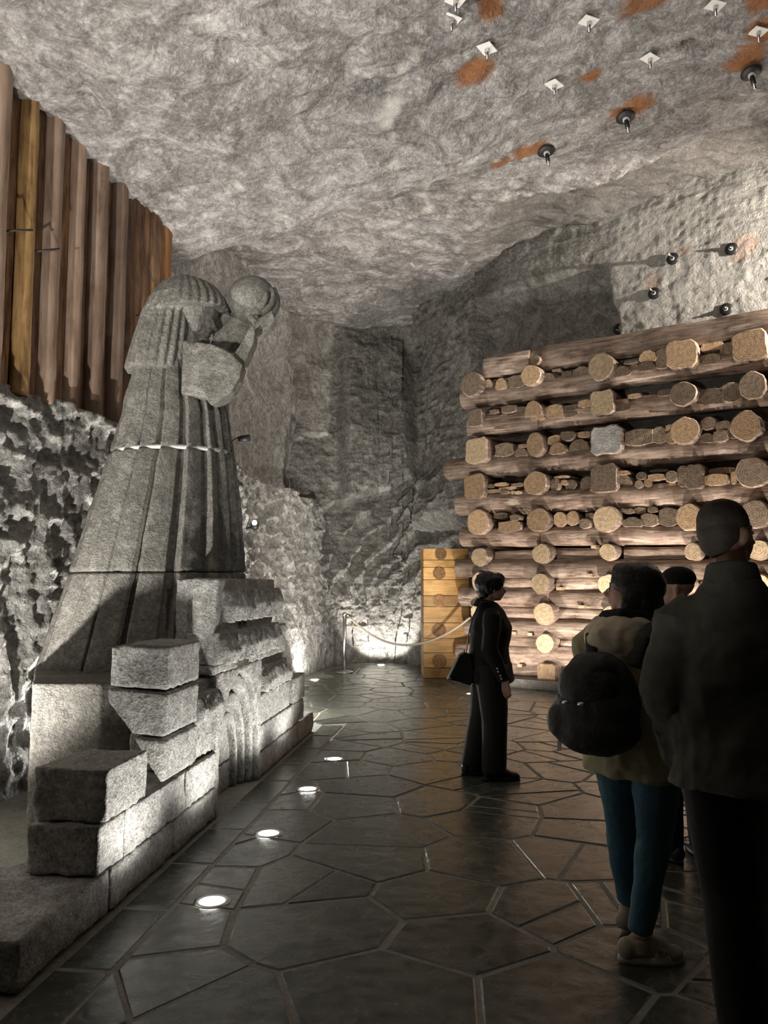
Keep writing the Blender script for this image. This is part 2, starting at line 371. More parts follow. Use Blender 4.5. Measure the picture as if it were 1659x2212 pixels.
h = np.linspace(-.1, 8.6, 360); S, H = np.meshgrid(s, h, indexing='ij')
BX = np.repeat(bx[:, None], len(h), 1); NX = np.repeat(nx[:, None], len(h), 1); NY = np.repeat(ny[:, None], len(h), 1); BY = np.repeat(by[:, None], len(h), 1)
Pw = np.stack([BX, BY, H], -1)
lowb = 1 - sst(BX, .9, 2.0)
edge = 3.05 + .55 * sst(BX, -1.6, 1.2) + .25 * fbm(Pw, 1.1, 3, 41)
off = lowb * (.75 * (1 - np.clip(H / edge, 0, 1) ** 1.6) + .12 * (1 - sst(H, edge - .1, edge + .12)))
panel = sst(BX, -1.05, -.9) * (1 - sst(BX + .06 * (H - 3.2), .72, .86)) * sst(H, edge, edge + .25) * (1 - sst(H + 1.2 * np.clip(BX - .1, 0, 2) ** 2, 6.4, 7.0))
off = off + panel * .42
off = off + .35 * sst(BX, .95, 1.15) * (1 - sst(BX, 1.88, 1.98)) * sst(H, 2.5, 3) + lowb * .35 * sst(H, 6.3, 7.2)
lip = sst(H, 6.35, 6.55) * sst(BX, 1.9, 2.0)
edx = 3.78 + .12 * fbm(Pw, 1.3, 3, 43) - .1 * (H - 5.5)
off = off + .42 * sst(BX, edx, edx + .10) * (1 - lip) + lip * .42 * (1 - .3 * sst(H, 7, 8))
rt = 1 - .62 * sst(BX, 1.6, 3.6)
off = off + .12 * rt * fbm(Pw, .9, 4, 45) + .05 * rt * fbm(Pw * np.array([1, 1, 1.8]), 3.5, 4, 47, True) + .02 * rt * fbm(Pw, 11, 3, 48, True)
low = (1 - sst(H, edge - .3, edge + .2)) * lowb
q = Pw[..., 2] * 1.0 - BX * .9 + fbm(Pw, .8, 3, 51) * .9
off = off + low * .07 * (1 - 2 * np.abs(np.sin(q * 5.2))) * sst(H, .9, 1.8) + low * .04 * fbm(Pw, 2.4, 4, 49, True)
P = np.stack([BX + NX * off, BY + NY * off, H], -1)
rust = np.zeros(S.shape); pale = .38 * sst(BX, edx - .1, edx + .3) + .0 * S
def wall_pt(px, py):
    """nearest wall vertex along the sight line"""
    r = np.array(ray(px, py)); r = r / np.linalg.norm(r); o = np.array([0, 0, CAMH]); v = P - o; t = v @ r; d = np.linalg.norm(v - t[..., None] * r, axis=-1) + t * .002
    k = np.unravel_index(np.argmin(d), d.shape); return P[k], np.array([NX[k], NY[k], 0])
for px, py, r in ((1478, 540, .12), (1413, 612, .17), (1340, 690, .1), (1610, 530, .16), (1597, 552, .12), (1520, 720, .2)):
    c, _ = wall_pt(px, py); d = np.linalg.norm(P - c, axis=-1) / r + fbm(P, 5, 3, 22) * .6; rust = np.maximum(rust, (1 - sst(d, .5, 1.1)) * .85)
for path, wd in (((600, 955), (640, 950), (660, 940), (700, 745 + 195)), .05), (((835, 1060), (800, 1040), (770, 1070), (700, 1100), (600, 1140)), .06), (((520, 560), (515, 600)), .05):
    pale = np.maximum(pale, vein_attr(P, [tuple(wall_pt(*q)[0]) for q in path], wd) * .5)
wb = link('wall_back', grid_mesh('wall_back', P, {'rust': rust, 'pale': pale, 'dark': np.zeros(S.shape)}), M['rock'])
tag(wb, 'dark rippled rock wall at the far end and above the log crib', 'wall', None, 'structure')
WP, WNX, WNY = P, NX, NY
# ---- walls behind the viewer so the chamber is closed
V, F = box_vf(-6.4, 9.6, -3.6, -3.0, -.1, 8.6); o = link('wall_rear', mesh('wall_rear', V, F), M['rock'], smooth=False); tag(o, 'plain rock wall behind the viewer', 'wall', None, 'structure')
V, F = box_vf(9.3, 9.9, -3.3, 8.4, -.1, 8.6); o = link('wall_right', mesh('wall_right', V, F), M['rock'], smooth=False); tag(o, 'rock wall to the right outside the picture', 'wall', None, 'structure')
# ---- castle line, used by the paving border as well
CP0 = Vector((-1.40, 3.14, 0)); cdir = Vector((-.755 + 1.40, 8.58 - 3.14, 0)).normalized(); cn = Vector((cdir.y, -cdir.x, 0))
def CS(s, t, z): return CP0 + cdir * s - cn * t + Vector((0, 0, z))
def c_st(px, py):
    p = on_plane(px, py, CP0, cn); return (p - CP0).dot(cdir), p.z
# ---- floor: mortar bed with flagstones set in it
V, F = box_vf(-6.2, 9.4, -3.2, 18.2, -.12, -.006); fl = link('floor', mesh('floor', V, F), M['grout'], smooth=False)
tag(fl, 'glossy dark crazy-paved flagstone floor with pale joints', 'floor', None, 'structure')
def clip(poly, a, b, c):
    out = []
    for i in range(len(poly)):
        p, q = poly[i], poly[(i + 1) % len(poly)]; dp, dq = a * p[0] + b * p[1] - c, a * q[0] + b * q[1] - c
        if dp <= 0: out.append(p)
        if (dp < 0 < dq) or (dq < 0 < dp): t = dp / (dp - dq); out.append((p[0] + (q[0] - p[0]) * t, p[1] + (q[1] - p[1]) * t))
    return out
rs = random.Random(12); cells = []
seeds = []
gx = .62
for i in range(-5, 14):
    for j in range(-4, 34):
        x = i * gx + (j % 2) * .31 + rs.uniform(-.27, .27); y = j * .52 + rs.uniform(-.23, .23); seeds.append((x, y))
sa = np.array(seeds)
bl = cn.xy; bc = bl.dot(CP0.xy) + .27                       # border line: bl.p = bc
for i, (x, y) in enumerate(seeds):
    poly = [(x - 1.2, y - 1.2), (x + 1.2, y - 1.2), (x + 1.2, y + 1.2), (x - 1.2, y + 1.2)]
    for j in np.argsort(np.hypot(sa[:, 0] - x, sa[:, 1] - y))[1:22]:
        x2, y2 = seeds[j]; a, b = x2 - x, y2 - y; poly = clip(poly, a, b, (x2 * x2 - x * x + y2 * y2 - y * y) / 2)
        if len(poly) < 3: break
    if len(poly) < 3: continue
    subs = [poly]
    if rs.random() < .45:
        a = rs.uniform(0, PI); ca, sa_ = math.cos(a), math.sin(a); c = ca * x + sa_ * y; subs = [clip(poly, ca, sa_, c), clip(poly, -ca, -sa_, -c)]
    for pl in subs:
        if len(pl) < 3: continue
        ins = [bl.dot(Vector(p)) < bc for p in pl]; cyy = sum(p[1] for p in pl) / len(pl)
        if 3.0 < cyy < 9.0 and any(ins): pl = clip(pl, -bl.x, -bl.y, -bc) if not all(ins) else (pl if all(bl.dot(Vector(p)) < bc - 2.2 for p in pl) else [])
        if len(pl) >= 3: cells.append(pl)
nb = 11                                                     # straight kerb stones along the plinth
for k in range(nb):
    s0, s1 = -1.0 + k * .62, -1.0 + (k + 1) * .62; cells.append([tuple(CS(a, b, 0).xy) for a, b in ((s0, -.02), (s0, -.27), (s1, -.27), (s1, -.02))][::-1])
def shrink(pl, d):
    c = [sum(p[0] for p in pl) / len(pl), sum(p[1] for p in pl) / len(pl)]; out = list(pl)
    for i in range(len(pl)):
        p, q = pl[i], pl[(i + 1) % len(pl)]; ex, ey = q[0] - p[0], q[1] - p[1]; l = math.hypot(ex, ey)
        if l < 1e-4: continue
        a, b = ey / l, -ex / l
        if a * (c[0] - p[0]) + b * (c[1] - p[1]) > 0: a, b = -a, -b
        out = clip(out, a, b, a * p[0] + b * p[1] - d)
        if len(out) < 3: return []
    return out
def area(pl): return abs(sum(pl[i][0] * pl[(i + 1) % len(pl)][1] - pl[(i + 1) % len(pl)][0] * pl[i][1] for i in range(len(pl)))) / 2
stones = []
for pl in cells:
    pl = shrink(pl, rs.uniform(.008, .016))
    if len(pl) < 3 or area(pl) < .006: continue
    if not all(wallX(p[1]) + .1 < p[0] < 9.2 for p in pl): continue
    clean = [p for i, p in enumerate(pl) if math.hypot(p[0] - pl[i - 1][0], p[1] - pl[i - 1][1]) > .02]
    if len(clean) < 3: continue
    pr = [project((p[0], p[1], 0)) for p in clean]
    vis = 0
    if all(pr) and any(-30 < q[0] < 1690 and q[1] < 2250 for q in pr): vis = area(pr)
    stones.append((vis, clean))
stones.sort(key=lambda t: -t[0])
def stone_vf(pl, z1):
    inn = shrink(pl, .008); n = len(pl); ok = len(inn) == n
    # ring at base, ring near top, inner top
    sg = sum(pl[i][0] * pl[(i + 1) % n][1] - pl[(i + 1) % n][0] * pl[i][1] for i in range(n)) > 0
    c = Vector((sum(p[0] for p in pl) / n, sum(p[1] for p in pl) / n)); tp = [tuple(c + (Vector(p) - c) * (1 - .01 / max(.05, (Vector(p) - c).length))) for p in pl]
    V = [(p[0], p[1], -.02) for p in pl] + [(p[0], p[1], z1 - .004) for p in pl] + [(p[0], p[1], z1) for p in tp]
    F = []
    for i in range(n):
        j = (i + 1) % n; F += [(i, j, n + j, n + i), (n + i, n + j, 2 * n + j, 2 * n + i)]
    F.append(tuple(range(2 * n, 3 * n))); return V, F
rest = []
for k, (vis, pl) in enumerate(stones):
    vf = stone_vf(pl, rs.uniform(-.003, .001))
    if k < 296: me = mesh('stone', *vf); fixn(me); link('flagstone', me, M['slate'], fl, smooth=False)
    else: rest.append(vf)
me = mesh('flagstones', *merge(*rest)); fixn(me); o = link('small_flagstones', me, M['slate'], fl, smooth=False); o['kind'] = 'stuff'
# ---- recessed floor lamps
def floor_lamp(p, label, power, aim, cone=125, tint=WHITE, r=.062):
    t = empty('floor_lamp', (p.x, p.y, 0)); tag(t, label, 'lamp', 'recessed floor lamps')
    V, F = [], []; n = 32
    for (rr_, z) in ((r * 1.45, 0.0005), (r * 1.45, .004), (r * 1.12, .008), (r * 1.02, .005), (r * 1.02, 0.001)):
        V += [(rr_ * math.cos(2 * PI * k / n), rr_ * math.sin(2 * PI * k / n), z) for k in range(n)]
    for i in range(4): F += [(i * n + k, i * n + (k + 1) % n, (i + 1) * n + (k + 1) % n, (i + 1) * n + k) for k in range(n)]
    me = mesh('bezel', V, F); fixn(me); link('bezel', me, M['steel'], t)
    V = [(r * math.cos(2 * PI * k / n), r * math.sin(2 * PI * k / n), .002) for k in range(n)] + [(r * .6 * math.cos(2 * PI * k / n), r * .6 * math.sin(2 * PI * k / n), .005) for k in range(n)]
    link('lens', mesh('lens', V, [(k, (k + 1) % n, n + (k + 1) % n, n + k) for k in range(n)] + [tuple(range(n, 2 * n))]), M['lens'], t)
    l = lamp('floor_lamp_light', 'SPOT', (0, 0, .03), power, tint, None, .03, cone, .6); l.parent = t
    l.rotation_euler = (Vector(aim) - Vector((p.x, p.y, .03))).to_track_quat('-Z', 'Y').to_euler(); return t
def cast(px, py, side=.55, up=1.9):
    p = on_ground(px, py); return p, p - cn * side + Vector((0, 0, up))
for px, py, lab, pw in ((458, 1948, 'nearest and largest glowing floor lamp beside the carved castle wall', 52), (580, 1801, 'second floor lamp from the front beside the castle wall', 52),
                        (665, 1705, 'third floor lamp from the front, opposite the carved gate', 60), (722, 1640, 'fourth floor lamp from the front beside the castle wall', 52)):
    p, a = cast(px, py); floor_lamp(p, lab, pw, a)
p = on_ground(680, 1468); floor_lamp(p, 'floor lamp behind the castle end, left of the rope post', 110, (p.x - .3, p.y + 1.2, 1.8))
p = on_ground(823, 1436); floor_lamp(p, 'farthest floor lamp at the foot of the rock, right of the rope post', 260, (p.x + .1, p.y + .9, 1.8))
# ------------------------------------------------------------ timber lining on the left wall
M['end'] = m_endgrain('cut_log_end', (.40, .24, .13), (.62, .44, .27), 0); M['end_dark'] = m_endgrain('old_log_end', (.14, .10, .07), (.32, .24, .17), 0); M['end_pale'] = m_endgrain('fresh_log_end', (.50, .34, .19), (.74, .58, .38), 0)
def section(shape, seg, rnd):
    out = []
    for k in range(seg):
        a = 2 * PI * k / seg; c, s_ = math.cos(a), math.sin(a)
        if shape == 'r': q = 1
        elif shape == 'q': q = min(1 / max(abs(c), 1e-3), 1 / max(abs(s_), 1e-3), 1.28)
        elif shape == 'h': q = 1 if s_ > -.1 else 1
        else: q = 1
        y, z = c * q, s_ * q
        if shape == 'h': z = max(z, -.25); z = (z + .25) / 1.25 * 2 - 1
        if shape == 'hd': z = min(z, .25); z = (z - .25) / 1.25 * 2 + 1
        if shape == 't': z = z * (1 - .35 * c)
        out.append((y * (1 + rnd.uniform(-.05, .05)), z * (1 + rnd.uniform(-.05, .05))))
    return out
def log_mesh(Lg, ry, rz, shape='r', seed=0, seg=14, step=.25, rough=.06, taper=0.0):
    rnd = random.Random(seed); sec = section(shape, seg, rnd); n = max(3, int(Lg / step) + 1); P = np.zeros((n, seg, 3))
    for i in range(n):
        x = Lg * (i / (n - 1) - .5); t = 1 - taper * i / (n - 1)
        for k, (a, b) in enumerate(sec): P[i, k] = (x, a * ry * t, b * rz * t)
    nz = fbm(P + seed * 3.1, 2.6, 3, seed) * rough * 1.6 + fbm(P * np.array([.6, 4, 4]) + seed, 2.2, 2, seed + 5) * rough
    P[..., 1:] *= (1 + nz)[..., None]
    V = P.reshape(-1, 3).tolist(); F = []
    for i in range(n - 1):
        for k in range(seg): F.append((i * seg + k, i * seg + (k + 1) % seg, (i + 1) * seg + (k + 1) % seg, (i + 1) * seg + k))
    nf = len(F); b0 = len(V)
    for e, i in ((0, 0), (1, n - 1)):                       # chamfered end faces
        V += [(P[i, k, 0] + (-.012 if e == 0 else .012), P[i, k, 1] * .93, P[i, k, 2] * .93) for k in range(seg)]
        o = b0 + e * seg
        F += [(i * seg + k, i * seg + (k + 1) % seg, o + (k + 1) % seg, o + k) for k in range(seg)]; F.append(tuple(range(o, o + seg)))
    me = mesh('log', V, F); fixn(me)
    return me
def add_log(name, par, loc, Lg, ry, rz, shape, seed, mats, rz_rot=0.0, tilt=0.0, axis='X', **kw):
    me = log_mesh(Lg, ry, rz, shape, seed, **kw)
    o = link(name, me, mats, par, loc, (0, tilt, rz_rot) if axis == 'X' else (0, PI / 2, 0))
    for p in me.polygons:
        if abs(p.normal.x) > .8: p.material_index = 1; p.use_smooth = False
    return o
LP, LN = Vector((-3.03, 6.2, 0)), Vector((.978, -.208, 0)).normalized(); LD = Vector((.208, .978, 0)).normalized()
tl = empty('timber_lining', (-3.03, 6.2, 3.18)); tag(tl, 'tall wall of upright brown split logs above the pale craggy rock', 'timber wall')
xs = [-60, -22, 45, 120, 205, 285, 360, 430, 490, 565, 625, 690, 760, 810, 860, 925, 1003]
kinds = 'ddydpdpdpdpddddo'
yl = []
for k in range(16):
    a, b = xs[k] * .3618, xs[k + 1] * .3618
    pa, pb = (on_plane(q, 900 - 100, LP, LN) for q in (a, b)); yl.append(((pa - LP).dot(LD), (pb - LP).dot(LD), kinds[k]))
s0 = yl[0][0]
rs = random.Random(4)
while s0 > -5.5: wd = rs.uniform(.17, .24); yl.append((s0 - wd, s0, rs.choice('pdyd'))); s0 -= wd
M['lining_gold'] = m_wood('golden_timber', (.12, .06, .02), (.34, .20, .08), (.48, .31, .13), 2, .8, .01, .6)
M['lining_rust'] = m_wood('rusty_timber', (.16, .06, .02), (.34, .15, .055), (.44, .24, .10), 2, .8, .01, .6)
for k, (a, b, kd) in enumerate(yl):
    r = (b - a) / 2; c = LP + LD * ((a + b) / 2) + LN * ((.03 if kd in 'py' else -.06) + rs.uniform(-.01, .02))
    mt = {'d': M['lining'], 'p': M['lining_pale'], 'y': M['lining_gold'], 'o': M['lining_rust']}[kd]
    me = log_mesh(2.75, r * 1.08, min(.12, r * 1.0), 'q' if kd == 'd' else 'r', 100 + k, 14, .11, .05)
    # log axis is X in the mesh: turn it upright by swapping the coordinates
    for v in me.vertices: x, y, z = v.co; v.co = (z, y, x)
    fixn(me); o = link('log', me, [mt], tl); o.location = Vector((c.x, c.y, 4.47)) - tl.location
    o.rotation_euler = (rs.uniform(-.006, .006), 0, math.atan2(LN.y, LN.x))
def clampbar(px0, py0, px1, py1):
    a, b = on_plane(px0, py0, LP + LN * .14, LN), on_plane(px1, py1, LP + LN * .14, LN)
    v = tube_vf([a - LN * .13, a, b, b - LN * .13], .008, 6); me = mesh('iron_clamp', [Vector(q) - tl.location for q in v[0]], v[1]); link('iron_clamp', me, M['iron'], tl)
clampbar(33, 497, 70, 497); clampbar(91, 541, 128, 537)
clampbar(312, 680, 322, 681)
a, b, c = (on_plane(x, y, LP + LN * .12, LN) for x, y in ((312, 555), (322, 575), (331, 610)))
v = tube_vf([a, b, c], .006, 6); link('wire', mesh('wire', [Vector(q) - tl.location for q in v[0]], v[1]), M['iron'], tl)
# ------------------------------------------------------------ log crib
KP = Vector((1.49, 12.6, 0)); KD = Vector((4.77 - 1.49, 10.24 - 12.6, 0)).normalized(); KN = Vector((KD.y, -KD.x, 0))   # KN towards the viewer
KR = math.atan2(KD.y, KD.x)
kr = empty('log_crib', KP, KR); tag(kr, 'tall weathered log crib stacked crosswise with timber scraps between the rows', 'log wall')
def K(px, py, y=0.0):
    p = on_plane(px, py, KP - KN * y, KN); return (p - KP).dot(KD), p.z
def kscale(px, py, y=0.0): return (on_plane(px, py, KP - KN * y, KN) - Vector((0, 0, CAMH))).length / FPX * .96
cols = []
endrows = [  # (px, py, radius_x px, radius_y px, shape, mat)
    [(1021, 831, 25, 24, 'r', 1), (1150, 812, 21, 22, 'r', 0), (1300, 793, 27, 28, 'r', 2), (1473, 766, 28, 27, 'q', 0), (1620, 749, 29, 28, 'q', 0)],
    [(1028, 904, 16, 18, 'q', 1), (1154, 883, 19, 16, 'h', 0), (1302, 871, 23, 25, 'q', 2), (1478, 853, 27, 25, 'r', 1), (1625, 834, 24, 27, 'r', 1)],
    [(1032, 974, 25, 26, 'q', 2), (1158, 961, 20, 26, 'r', 0), (1310, 952, 31, 28, 'q', 3), (1481, 932, 28, 27, 'r', 0), (1614, 922, 29, 29, 'r', 0)],
    [(1026, 1052, 23, 25, 'q', 0), (1158, 1044, 26, 25, 'r', 0), (1306, 1034, 26, 27, 'q', 1), (1502, 1030, 16, 24, 'q', 1), (1627, 1021, 31, 30, 'r', 1)],
    [(1035, 1129, 26, 26, 'r', 0), (1165, 1124, 26, 24, 'r', 0), (1311, 1121, 27, 27, 'r', 2), (1490, 1117, 25, 27, 'r', 0), (1632, 1112, 28, 27, 'r', 1)],
    [(1038, 1203, 19, 18, 'r', 2), (1171, 1196, 21, 20, 'r', 2), (1315, 1193, 18, 18, 'r', 2), (1499, 1192, 17, 19, 'r', 2), (1640, 1188, 20, 20, 'r', 2)],
    [(1039, 1257, 19, 21, 'r', 2), (1171, 1260, 21, 21, 'r', 2), (1316, 1261, 21, 20, 'r', 2), (1480, 1262, 22, 21, 'r', 2), (1640, 1262, 22, 21, 'r', 2)],
    [(1040, 1322, 21, 21, 'r', 2), (1177, 1325, 23, 22, 'r', 2), (1325, 1330, 22, 21, 'r', 2), (1485, 1335, 22, 21, 'r', 2), (1645, 1342, 22, 21, 'r', 2)],
    [(1042, 1384, 20, 20, 'r', 2), (1180, 1389, 20, 20, 'r', 2), (1328, 1398, 21, 20, 'r', 2), (1488, 1408, 22, 21, 'r', 2), (1650, 1420, 22, 21, 'r', 2)],
    [(1044, 1446, 20, 19, 'r', 0), (1182, 1453, 20, 19, 'q', 0), (1330, 1464, 21, 20, 'r', 0), (1490, 1478, 22, 21, 'r', 0), (1655, 1494, 22, 21, 'r', 0)]]
ENDM = None
def endmat(k): return [M['end'], M['end_dark'], M['end_pale'], M['salt_light']][k]
sd = 300
for row in endrows:
    for (px, py, rx, ry, sh, mk) in row:
        s_, z = K(px, py); k = kscale(px, py); sd += 1; k2 = k / .93
        add_log('cross_log', kr, (s_, .55 - rs.uniform(0, .04), z), 1.15, rx * k2, ry * k2, sh, sd, [M['bark'], endmat(mk)], PI / 2, seg=20, step=.3, rough=.07)
    # one further column outside the frame on the right
    s_, z = K(row[4][0], row[4][1]); k = kscale(row[4][0], row[4][1]); s_ += 1.05; sd += 1
    add_log('cross_log', kr, (s_, .55, z), 1.15, row[4][2] * k, row[4][3] * k, 'r', sd, [M['bark'], M['end']], PI / 2)
# long horizontal logs: (px, py) of the left end, a second point, half height in px, shape, pieces break points
longs = [((1052, 797), (1659, 712), 17, 'q', [1158 - 8]), ((1002, 862), (1603, 793), 19, 'r', [1322]), ((1018, 924), (1620, 870), 17, 'q', [1168]),
         ((966, 1014), (1575, 978), 21, 'r', [1214]), ((992, 1090), (1570, 1065), 22, 'r', []), ((1000, 1160), (1510, 1154), 18, 'r', [1170]),
         ((992, 1227), (1302, 1229), 17, 'r', []), ((999, 1289), (1304, 1295), 18, 'r', [1190]), ((1011, 1353), (1294, 1362), 17, 'r', []), ((993, 1408), (1263, 1420), 19, 'r', [])]
for li, (a, b, hh, sh, brk) in enumerate(longs):
    (sa_, za), (sb, zb) = K(*a, .2), K(*b, .2); k = kscale(*a, .2); r = hh * k * 1.17; xr = 6.6
    slope = (zb - za) / (sb - sa_); br = [sa_] + [K(q, a[1], .2)[0] for q in brk] + [xr]
    if abs(slope) > .03: slope = .03 * (1 if slope > 0 else -1) * .5
    for q in range(len(br) - 1):
        x0, x1 = br[q] + (.004 if q else 0), br[q + 1] - .004; xm = (x0 + x1) / 2; sd += 1
        add_log('long_log', kr, (xm, r + .06 + (.03 if q % 2 else 0), za + slope * (xm - sa_)), x1 - x0, r * 1.05, r * (1.0 + (.12 if sh == 'q' and li == 0 else 0)), sh, sd, [M['bark'], M['end']], 0, -math.atan(slope), step=.3, rough=.10)
    add_log('rear_log', kr, (3.1, 1.0, za), 6.6, .14, .2, 'q', sd + 500, [M['bark'], M['end']], 0, step=1.0); add_log('rear_log', kr, (3.1, .85, za - .28), 6.6, .14, .19, 'q', sd + 600, [M['bark'], M['end']], 0, step=1.0)
# thin logs between the cross logs of the lower rows
for ri, (yy, hh) in enumerate(((1197, 13), (1260, 17), (1325, 15), (1390, 17), (1453, 16))):
    row = endrows[5 + ri]
    for c in range(6):
        if c < 5: s1, z1 = K(row[c][0], row[c][1])
        else: s1, z1 = K(row[4][0], row[4][1]); s1 += 1.05
        if c == 0: sprev, zprev = s1, z1; continue
        k = kscale(row[1][0], yy, .15); zz = (z1 + zprev) / 2 - .01; sd += 1
        x0, x1 = sprev + .17, s1 - .17
        add_log('infill_log', kr, ((x0 + x1) / 2, .25, zz), x1 - x0, hh * k * .95, hh * k, 'r' if ri % 2 else 'q', sd, [M['bark'], M['end']], 0, rs.uniform(-.015, .015), step=.2, rough=.12)
        sprev, zprev = s1, z1
# scraps of timber packed between the upper rows: (px, py, width px, height px, shape)
scraps = '''1057 833 20 26 r|1081 829 28 26 h|1115 824 35 27 q|1187 815 30 22 h|1223 812 20 18 q|1201 800 18 5 q|1258 803 42 26 h|1158 778 24 20 r|1346 801 36 22 h|1369 795 16 15 q|1365 781 30 6 q|1398 769 34 22 h|1397 790 34 20 h|1431 776 28 40 q|1536 745 44 22 h|1536 775 38 24 h|1575 762 30 40 r
1060 905 30 24 q|1068 889 20 9 q|1091 903 32 20 h|1098 884 32 15 q|1126 888 20 18 q|1159 904 30 8 q|1199 888 42 28 q|1234 882 24 10 q|1234 896 26 9 q|1263 871 30 15 q|1265 890 28 12 q|1340 870 36 12 q|1340 884 40 8 q|1395 860 50 10 q|1400 873 45 9 q|1437 848 34 14 q|1430 885 50 9 q|1372 855 26 9 q|1540 855 44 32 h|1581 847 36 38 q|1514 862 20 22 q
1087 972 42 30 q|1125 976 30 18 h|1127 963 20 7 q|1196 950 28 20 q|1226 943 32 20 hd|1205 968 38 24 h|1251 962 50 33 h|1260 938 28 12 q|1376 945 56 38 q|1421 942 28 34 q|1447 946 24 24 r|1447 924 18 12 q|1532 915 32 28 r|1526 946 34 20 h|1560 941 26 22 q|1562 920 26 20 q|1582 936 18 20 q
1058 1050 16 8 q|1065 1061 30 8 q|1084 1046 28 7 q|1117 1047 28 7 q|1098 1055 40 7 q|1089 1063 20 8 q|1107 1064 14 9 r|1122 1064 16 8 r|1194 1047 12 22 q|1206 1046 8 26 q|1217 1042 14 12 q|1214 1030 32 6 q|1235 1048 25 25 r|1266 1044 30 30 r|1350 1038 38 30 h|1344 1021 26 8 q|1382 1028 22 17 r|1378 1046 18 17 r|1397 1043 15 17 q|1415 1031 30 13 q|1421 1017 36 6 q|1425 1049 12 8 q|1447 1030 22 24 q|1452 1049 16 12 q|1472 1029 22 44 q|1547 1036 50 22 q|1562 1017 50 12 q|1586 1032 10 24 q
1080 1114 30 12 q|1100 1137 54 24 q|1112 1118 24 14 q|1207 1122 32 34 r|1238 1120 29 30 r|1265 1131 22 20 q|1272 1114 18 12 q|1345 1102 10 8 q|1360 1104 18 10 q|1381 1103 24 12 q|1363 1127 38 20 h|1404 1123 36 28 q|1406 1101 18 12 q|1447 1116 38 36 q|1565 1116 34 34 r|1595 1118 24 28 q|1535 1114 24 30 q'''
for line in scraps.split('\n'):
    for it in line.split('|'):
        a = it.split(); px, py, w_, h_ = map(float, a[:4]); yy = rs.uniform(0.02, .12); s_, z = K(px, py, yy); k = kscale(px, py, yy); sd += 1; k2 = k * .5 / .93
        add_log('timber_scrap', kr, (s_, yy + .30, z), .6, w_ * k2, h_ * k2, a[4], sd, [M['bark'], endmat(rs.choice([0, 1, 1, 1, 0]) if a[4] != 'r' else rs.choice([0, 2, 1]))], PI / 2 + rs.uniform(-.08, .08), seg=10, step=.6, rough=.12)
# small plugs driven into the joints of the lower rows
for cx_, cy_ in ((1480, 80), (1448, 318), (1190, 430), (1375, 580), (950, 810), (865, 1070), (815, 800)):
    s_, z = K(900 + cx_ * .2592, 1160 + cy_ * .2592, .06); me = mesh('wooden_plug', *box_vf(-.04, .04, -.05, .1, -.024, .024)); bevelled(me, .004); link('wooden_plug', me, M['end_pale'], kr, (s_, .08, z), smooth=False)
# low kerb under the crib
me = mesh('kerb', *box_vf(-.35, 6.7, -.22, 1.2, 0, .13)); bevelled(me, .02, 2); kb = link('stone_kerb', me, M['salt'], None, KP, (0, 0, KR), smooth=False); tag(kb, 'low grey stone kerb under the bottom logs of the crib', 'kerb', None, 'structure')
# ------------------------------------------------------------ planked crib end, left of the logs
BY_ = 13.2
bx0, bx1 = at_depth(915, 1300, BY_).x, 1.42
pb = empty('planked_crib', (bx0, BY_, 0)); tag(pb, 'yellow varnished plank block with round log ends, left of the log crib', 'timber block')
def pz(cy_): return at_depth(950, 1160 + cy_ * .2592, BY_).z
bounds = [95, 190, 252, 355, 488, 580, 715, 845, 965, 1090]
zs = [pz(b) for b in bounds] + [0.0]
rs2 = random.Random(5)
for i in range(len(zs) - 1):
    me = mesh('plank', *box_vf(0, bx1 - bx0, 0, .09, zs[i + 1] + .004, zs[i] - .004)); bevelled(me, .006, 2); link('plank', me, M['plank'], pb, (0, rs2.uniform(-.006, .004), 0), smooth=False)
me = mesh('core', *box_vf(.02, bx1 - bx0 - .02, .085, 1.0, 0, zs[0] - .02)); link('core', me, M['bark'], pb, smooth=False)
for i in range(len(zs) - 1):
    me = mesh('side_plank', *box_vf(-.0, .03, .1, 1.0, zs[i + 1] + .004, zs[i] - .004)); link('side_plank', me, M['plank'], pb, smooth=False)
M['disc'] = m_endgrain('varnished_log_end', (.17, .08, .025), (.38, .20, .07), 0, .5)
for (cx_, cy_, r_) in ((200, 142, 50), (188, 303, 52), (188, 533, 54), (185, 778, 60), (187, 1032, 58)):
    p = at_depth(900 + cx_ * .2592, 1160 + cy_ * .2592, BY_); k = BY_ / FPX * .2592 * r_
    add_log('round_log_end', pb, (p.x - bx0, .045, p.z), .115, k, k, 'r', int(cx_ + cy_), [M['bark'], M['disc']], PI / 2, seg=24, step=.1, rough=.02)
